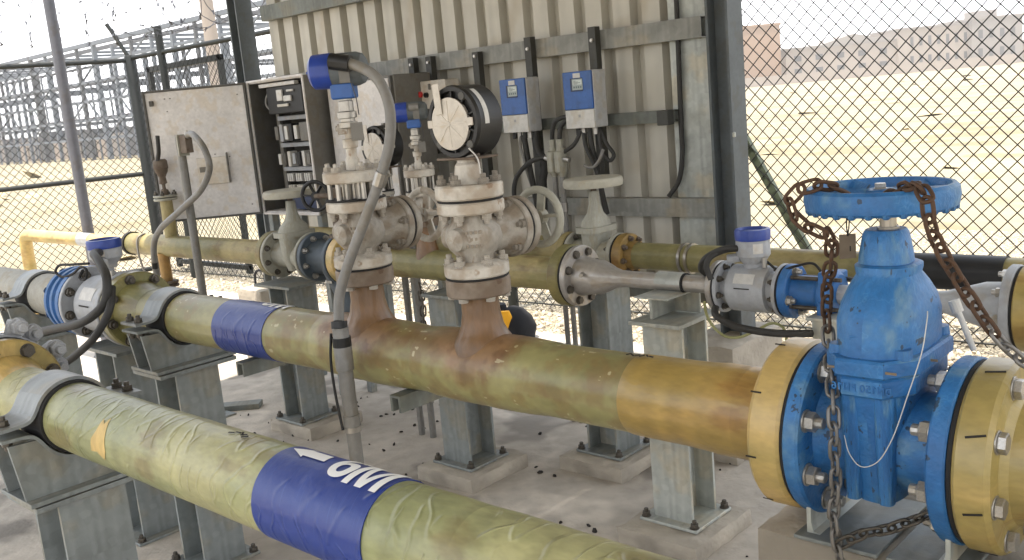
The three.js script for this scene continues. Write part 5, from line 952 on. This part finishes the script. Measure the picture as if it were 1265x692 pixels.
// ------------------------------------------------------------------ chains, tag, seal wire, plastic tube at the blue valve
{
  const rustTop = (u) => (u < 0.42 ? M.chainRust : M.chain);
  chain('chain', 'long chain from the left rim of the blue handwheel down past the valve', [[-0.683, 1.348, -1.55], [-0.701, 1.362, -1.52], [-0.722, 1.364, -1.5], [-0.742, 1.352, -1.484], [-0.744, 1.33, -1.478], [-0.728, 1.306, -1.48], [-0.706, 1.292, -1.487], [-0.692, 1.282, -1.5], [-0.702, 1.24, -1.53], [-0.724, 1.189, -1.56], [-0.734, 1.126, -1.575], [-0.722, 1.074, -1.555], [-0.688, 1.022, -1.49], [-0.676, 0.975, -1.465], [-0.676, 0.917, -1.465], [-0.676, 0.859, -1.465], [-0.679, 0.804, -1.46], [-0.672, 0.763, -1.455], [-0.665, 0.70, -1.455], [-0.665, 0.62, -1.455]], 0.038, rustTop);
  chain('chain', 'rusty chain slanting from the right rim of the blue handwheel', [[-0.623, 1.336, -1.575], [-0.586, 1.354, -1.54], [-0.55, 1.362, -1.5], [-0.524, 1.352, -1.468], [-0.517, 1.312, -1.466], [-0.51, 1.272, -1.485], [-0.491, 1.225, -1.5], [-0.465, 1.169, -1.52], [-0.436, 1.116, -1.54], [-0.402, 1.082, -1.56], [-0.36, 1.07, -1.6]], 0.038, (u) => (u < 0.75 ? M.chainRust : M.chain));
  chain('chain', 'short black chain lying on the plinth under the blue valve', [[-0.668, 0.76, -1.455], [-0.646, 0.775, -1.462], [-0.628, 0.785, -1.47], [-0.599, 0.793, -1.485], [-0.572, 0.805, -1.5], [-0.535, 0.825, -1.515]], 0.034, () => M.nutDark);
  chain('chain', 'dark chain hanging below the green pipe between the tees', [[-2.98, 0.83, -2.6], [-2.96, 0.75, -2.59], [-2.97, 0.66, -2.59], [-2.99, 0.58, -2.6]], 0.045, () => M.nutDark);
  const s = thing('seal_wire', 'thin pale seal wire looped across the front of the blue valve', 'wire'); part('wire', tube([[-0.545, 1.16, -1.53], [-0.525, 1.158, -1.47], [-0.527, 1.116, -1.455], [-0.546, 1.045, -1.445], [-0.575, 0.961, -1.445], [-0.599, 0.923, -1.445], [-0.623, 0.913, -1.445], [-0.646, 0.927, -1.455], [-0.661, 0.952, -1.47]], 0.0009, 60, 5), M.white, s);
  const t = thing('tag', 'small brown card tag hanging below the blue handwheel', 'tag', [-0.690, 1.253, -1.568]); t.rotation.y = 0.75;
  part('card', box(0.028, 0.042, 0.0015, 0, 0, 0, 0), M.cardboard, t); part('printed_mark', box(0.002, 0.009, 0.0006, 0.004, -0.004, 0.0012, 0), M.ink, t); part('string', tube([[0, 0.018, 0.002], [0.003, 0.035, 0.0], [0.005, 0.055, 0]], 0.0012, 10, 5), M.rubber, t); part('string', tube([[0, 0.018, 0.002], [-0.001, 0.035, 0.0], [0.0, 0.055, 0]], 0.0012, 10, 5), M.rubber, t);
  const p = thing('plastic_tube', 'white plastic tube leaning between the blue bonnet and the right flange', 'tube', [-0.516, 1.066, -1.66]); const a = V(-0.029, 0.076, 0);
  part('tube', rod(V(0, 0, 0), a, 0.005), M.white, p); part('socket', rod(V(-0.025, 0.064, 0), V(-0.032, 0.084, 0), 0.0095), M.white, p);
}
{
  for (const [x, z, l] of [[-3.42, -2.9, 'left of two thin upright pipes between the angle valves'], [-3.34, -2.9, 'right of two thin upright pipes between the angle valves']]) { const o = thing('thin_pipe', l, 'pipe', [x, 0, z], 'thin upright pipes behind the middle pipe'); part('pipe', rev('y', [[0, 0], [0, 0.016], [1.0, 0.016], [1.0, 0]], 14), M.hoseGrey, o); part('clip', rev('y', [[0.5, 0.016], [0.5, 0.02], [0.52, 0.02], [0.52, 0.016]], 14), M.steel, o); }
  const r = thing('steel_offcut', 'short flat steel offcut lying on the slab left of the middle pipe support', 'offcut', [-4.75, 0, -2.62]); part('board', box(0.42, 0.03, 0.09, 0, 0.015, 0, 0.004), M.galvDark, r); r.rotation.y = 0.75;
}
// ------------------------------------------------------------------ bags on the floor behind
{
  const b = thing('tool_bag', 'black tool bag with stiff handles on the gravel at the left', 'bag', [-7.45, -0.03, -4.72]);
  part('body', loft([[0, 0.17, 0.10, 4], [0.06, 0.18, 0.11, 4], [0.12, 0.165, 0.09, 3.5], [0.14, 0.12, 0.06, 3]], 28), M.cloth, b);
  for (const z of [-0.05, 0.05]) part('handle', tube([[-0.13, 0.1, z], [-0.10, 0.25, z], [0, 0.28, z], [0.09, 0.24, z], [0.13, 0.1, z]], 0.012, 24, 6), M.cloth, b);
  const c = thing('rucksack', 'black rucksack with an orange-yellow panel on the ground behind the pipes', 'bag', [-4.25, 0, -4.5]);
  part('body', loft([[0, 0.12, 0.10, 3], [0.08, 0.14, 0.11, 3], [0.15, 0.12, 0.09, 2.6], [0.20, 0.07, 0.055, 2.2], [0.215, 0.03, 0.02, 2]], 28), M.cloth, c);
  part('panel', loft([[0.03, 0.06, 0.02, 3], [0.14, 0.065, 0.02, 3], [0.19, 0.045, 0.015, 3]], 18).rotateY(0.75).translate(0.0, 0.015, 0.11), M.yellow, c); part('flap', loft([[0.16, 0.1, 0.05, 2.5], [0.215, 0.08, 0.05, 2.5]], 18).translate(-0.12, 0.02, 0.05), M.cloth, c);
}
// ------------------------------------------------------------------ fences
function chainLink(parent, a, b, y0, y1, mesh = 0.085, r = 0.0021) {      // two layers of slanting wires between the ends
  const d = V().subVectors(b, a); d.y = 0; const L = d.length(); d.normalize(); const H = y1 - y0, nrm = V(d.z, 0, -d.x), list = [];
  const wire = (s0, h0, s1, h1, off) => { const p = (s, h) => V(a.x + d.x * s + nrm.x * off, y0 + h, a.z + d.z * s + nrm.z * off); const p0 = p(s0, h0), p1 = p(s1, h1), q = V().subVectors(p1, p0), len = q.length(); const g = new THREE.CylinderGeometry(r, r, len, 4, 1, true); g.translate(0, len / 2, 0); g.applyQuaternion(new THREE.Quaternion().setFromUnitVectors(V(0, 1, 0), q.normalize())); g.translate(p0.x, p0.y, p0.z); list.push(g.toNonIndexed()); };
  const k = 1.04;                                           // the diamonds stand a little tall
  for (let s = -H; s < L; s += mesh) {
    for (const dir of [1, -1]) {
      const c = s + rr(-0.003, 0.003); let s0 = c, h0 = 0, s1 = c + H / k, h1 = H;
      if (s0 < 0) { h0 = -s0 * k; s0 = 0; } if (s1 > L) { h1 = H - (s1 - L) * k; s1 = L; }
      if (s1 - s0 < 0.02) continue;
      dir > 0 ? wire(s0, h0, s1, h1, 0.0022) : wire(L - s0, h0, L - s1, h1, -0.0022);
    }
  }
  const m = part('chain_link_mesh', mergeGeometries(list), M.fence, parent); m.userData.kind = 'stuff';
}
{
  const K = V(-10.2, 0, -5.15), E2 = V(-11.6, 0, 0.8), R = V(2.0, 0, -5.5);
  const f = thing('chain_link_fence', 'dark green chain-link fence on the left with corner post and top rail', 'fence');
  part('corner_post', rev('y', [[-0.1, 0], [-0.1, 0.06], [2.35, 0.06], [2.37, 0.05], [2.37, 0]], 16).translate(K.x, 0, K.z), M.fencePost, f);
  part('post', rev('y', [[-0.1, 0], [-0.1, 0.035], [2.35, 0.035], [2.35, 0]], 14).translate(E2.x, 0, E2.z), M.fencePost, f); part('post', rev('y', [[-0.1, 0], [-0.1, 0.035], [2.35, 0.035], [2.35, 0]], 14).translate((K.x + E2.x) / 2, 0, (K.z + E2.z) / 2), M.fencePost, f);
  for (const y of [2.32, 1.10, 0.05]) part('rail', rod(V(K.x, y, K.z), V(E2.x, y, E2.z), 0.026), M.fencePost, f);
  part('barb_arm', bar(V(K.x, 2.33, K.z), V(K.x - 0.16, 2.72, K.z + 0.12), 0.03, 0.03), M.fencePost, f);
  chainLink(f, K, E2, 0.0, 2.32, 0.085, 0.003);
  // razor wire coils above the fence
  const coils = []; for (const [P0, P1] of [[K, E2], [K, V(-5.5, 0, -5.28)]]) {
    const d = V().subVectors(P1, P0), L = d.length(); d.normalize(); const pts = []; const n = Math.round(L / 0.28) * 10, ph = rr(0, 6), nr = V(d.z, 0, -d.x);
    for (let i = 0; i <= n; i++) { const u = i / n * L, a = i / 10 * 2 * PI + ph, rad = 0.30 + rr(-0.04, 0.04); pts.push(V(P0.x + d.x * u + nr.x * rad * Math.cos(a), 2.78 + rad * Math.sin(a) * 0.95, P0.z + d.z * u + nr.z * rad * Math.cos(a))); }
    coils.push(new THREE.TubeGeometry(new THREE.CatmullRomCurve3(pts), pts.length * 2, 0.004, 4).toNonIndexed());
    for (let i = 0; i < pts.length; i += 1) { const g = new THREE.TetrahedronGeometry(0.034, 0); g.scale(0.5, 1.3, 0.3); g.rotateX(rr(0, 6)); g.rotateY(rr(0, 6)); g.translate(pts[i].x, pts[i].y, pts[i].z); coils.push(g.index ? g.toNonIndexed() : g); }
  }
  const rz = part('razor_wire', mergeGeometries(coils), M.wire, f); rz.userData.kind = 'stuff';
  const b = thing('chain_link_fence', 'long chain-link fence behind the shelter with green slanting brace', 'fence');
  for (let k = 1; k <= 5; k++) { const x = [-9.55, -7.2, -5.0, -3.05, 1.2][k - 1], z = K.z + (R.z - K.z) * (x - K.x) / (R.x - K.x); part('post', rev('y', [[-0.1, 0], [-0.1, 0.04], [k === 1 ? 2.6 : 2.4, 0.04], [k === 1 ? 2.6 : 2.4, 0]], 14).translate(x, 0, z), M.fencePost, b); }
  part('brace', bar(V(-3.05, 1.24, -5.40), V(-2.32, -0.05, -5.40), 0.05, 0.04), M.brace, b);
  for (const y of [2.34]) part('rail', rod(V(K.x + 0.06, y, K.z), V(R.x, y, R.z), 0.024), M.fencePost, b);
  part('bottom_wire', rod(V(K.x, 0.02, K.z), V(R.x, 0.02, R.z), 0.006), M.fencePost, b);
  chainLink(b, K, R, 0.0, 2.34, 0.085, 0.0031);
  const g = thing('gate_leaf', 'dark framed gate leaf standing behind the left fence corner', 'gate', [-10.35, 0, -5.42]);
  part('frame', merge([box(1.52, 0.06, 0.05, 0.76, 2.22, 0), box(0.06, 2.25, 0.05, 0.03, 1.12, 0), box(0.06, 2.25, 0.05, 1.49, 1.12, 0), box(1.52, 0.05, 0.05, 0.76, 0.06, 0)]), M.fencePost, g);
  chainLink(g, V(0.05, 0, 0.0), V(1.47, 0, 0), 0.08, 2.2, 0.085, 0.0025);
}
// ------------------------------------------------------------------ far left: steel rack
{
  const P0 = V(-45, 0, -31.1), P1 = V(-99, 0, -31.2), d = V().subVectors(P1, P0), L = d.length(); d.normalize(); const nr = V(d.z, 0, -d.x);
  const o = thing('pipe_rack', 'tall grey steel rack of columns and beams far beyond the left fence', 'steel rack', [P0.x, -0.12, P0.z]);
  const H = 8.0, rows = [0, -3.6], n = 20, unit = boxUV(new THREE.BoxGeometry(1, 1, 1));
  const beam = (name, a, b, w, mat = M.rack) => { const q = V().subVectors(b, a), m = part(name, unit, mat, o); m.scale.set(w, q.length(), w); m.position.copy(a).addScaledVector(q, 0.5); m.quaternion.setFromUnitVectors(V(0, 1, 0), q.normalize()); return m; };
  const pt = (s, y, r) => V(d.x * s + nr.x * r, y, d.z * s + nr.z * r);
  const lev = [7.9, 6.7, 5.4, 4.1, 2.8, 1.5];
  for (let i = 0; i <= n; i++) {
    const s = L * i / n; for (const r of rows) beam('column', pt(s, 0, r), pt(s, H - (r ? 0.4 : 0) - (i % 3 === 1 ? 0.5 : 0), r), 0.2 + (i % 4 === 0 ? 0.08 : 0), i % 3 ? M.rack : M.rackDark);
    for (const y of [7.3, 5.0, 2.6]) beam('cross_beam', pt(s, y, rows[0]), pt(s, y, rows[1]), 0.16);
    if (i < n) { const s2 = L * (i + 1) / n, k = (i * 7) % 5; beam('brace', pt(s, lev[k], 0), pt(s2, lev[Math.min(5, k + 1)], 0), 0.1); if (i % 2) beam('brace', pt(s, 2.6, -3.6), pt(s2, 5.0, -3.6), 0.1); beam('upright', pt((s + s2) / 2, 0, 0), pt((s + s2) / 2, 4.2 + (k % 3) * 1.1, 0), 0.1); }
  }
  for (const r of rows) for (const y of lev) beam('beam', pt(0, y + (r ? 0.25 : 0), r), pt(L, y + (r ? 0.25 : 0), r), 0.17 + (y > 7 ? 0.1 : 0), r ? M.rackDark : M.rack);
  const w = thing('far_shed', 'low brownish row of sheds under the far steel rack', 'shed', [0, -0.12, 0]);
  for (let k = 0; k < 14; k++) { const s = 22 + k * 2.7, a = V(P0.x + d.x * s - nr.x * 5, 0, P0.z + d.z * s - nr.z * 5), h = 1.3 + ((k * 37) % 10) * 0.12; const m = part('wall_bay', unit, [M.bldPale, M.rackDark, M.bldGrey][k % 3], w); m.scale.set(2.5, h, 3); m.position.set(a.x, h / 2, a.z); m.rotation.y = Math.atan2(-d.z, d.x); }
  const m2 = thing('concrete_mast', 'pale concrete mast at the right end of the far steel rack', 'mast', [-41.2, -0.12, -24.9]); part('shaft', rev('y', [[0, 0], [0, 0.34], [12, 0.30], [12, 0]], 16), M.bldPale, m2);
}
// ------------------------------------------------------------------ far right: buildings across the field
{
  const dir = V(26, 0, -25).normalize(), back = V(dir.z, 0, -dir.x);     // along the front, away from us
  const bld = (name, label, cx, cz, w, h, dep, mat, win, extra) => {
    const o = thing(name, label, 'building', [cx, -0.12, cz]); o.rotation.y = Math.atan2(-dir.z, dir.x);
    part('wall', box(w, h, dep, 0, h / 2, -dep / 2, 0), mat, o); part('parapet', box(w + 0.3, 0.35, dep + 0.3, 0, h + 0.17, -dep / 2, 0), mat === M.bldBrown ? M.bldBrown : M.bldGrey, o);
    for (const [x, y, ww, hh] of win) part('window', box(ww, hh, 0.12, x, y, 0.03, 0), M.bldWin, o);
    if (extra) extra(o); return o;
  };
  bld('brown_building', 'plain brown block building directly right of the column', -81, -142, 16, 9.4, 14, M.bldBrown, []);
  const grid = (n, x0, dx, ys, w, h) => { const r = []; for (const y of ys) for (let k = 0; k < n; k++) r.push([x0 + k * dx, y, w, h]); return r; };
  bld('long_building', 'long pale building with low pitched roof across the field', -70.5, -160, 19, 5.4, 12, M.bldPale, grid(5, -7.5, 3.6, [1.8, 3.9], 1.2, 0.9), (o) => part('pitched_roof', prism([[-6, 5.7], [0, 7.2], [6.5, 5.7]], 12).translate(2, 0, -12), M.bldGrey, o));
  bld('office_building', 'pale two storey building with narrow windows in the middle of the field edge', -58.5, -170.5, 13.5, 7.0, 12, M.bldPale, grid(7, -4.5, 1.5, [1.9, 5.0], 0.5, 1.5));
  bld('grey_building', 'grey taller block near the right end of the buildings', -51.0, -176, 8.5, 7.6, 12, M.bldGrey, grid(4, -2.8, 1.8, [2.2, 5.2], 0.7, 1.4), (o) => part('roof_room', box(3.6, 1.3, 4, -0.8, 8.4, -4, 0), M.bldGrey, o));
  bld('far_building', 'faint low building at the far right edge of the field', -36, -190, 24, 3.4, 10, M.bldPale, grid(6, -9, 3.4, [1.7], 1.4, 1.0));
  const w = thing('boundary_wall', 'low pale wall at the foot of the far buildings', 'wall', [-68, -0.12, -150]); w.rotation.y = Math.atan2(-dir.z, dir.x); for (let k = 0; k < 12; k++) part('wall_section', box(5.0, 1.5, 0.25, -28 + k * 5.02, 0.75, 0, 0), M.bldPale, w);
}
{
  // dry tufts and clods on the field
  const n = 320, g = new THREE.ConeGeometry(1, 1, 5); const st = new THREE.InstancedMesh(g, M.tuft, n); st.name = 'dry_grass'; st.castShadow = true;
  const m = new THREE.Matrix4(), q = new THREE.Quaternion(), c = new THREE.Color();
  for (let i = 0; i < n; i++) { const a = rr(-2.9, -1.25), r = 8 + 95 * Math.pow(rnd(), 1.3), s = rr(0.05, 0.16) * (r > 30 ? 2.2 : 1), x = Math.cos(a) * r * 1.1, z = Math.sin(a) * r; if (z > -6.2 && x > -12) continue; q.setFromEuler(new THREE.Euler(rr(-0.4, 0.4), rr(0, 6), rr(-0.4, 0.4))); m.compose(V(x, -0.12 + s * 0.2, z), q, V(s * rr(0.8, 2.2), s * rr(0.25, 0.55), s * rr(0.8, 2.2))); st.setMatrixAt(i, m); const k = rr(0.5, 1.15); st.setColorAt(i, c.setRGB(k, k * 0.93, k * 0.75)); }
  st.userData = { kind: 'stuff', label: 'low dry tufts and clods scattered over the pale field', category: 'grass' }; scene.add(st);
}
scene.fog = new THREE.FogExp2(0xf1efec, 0.0012);
renderer.render(scene, camera);
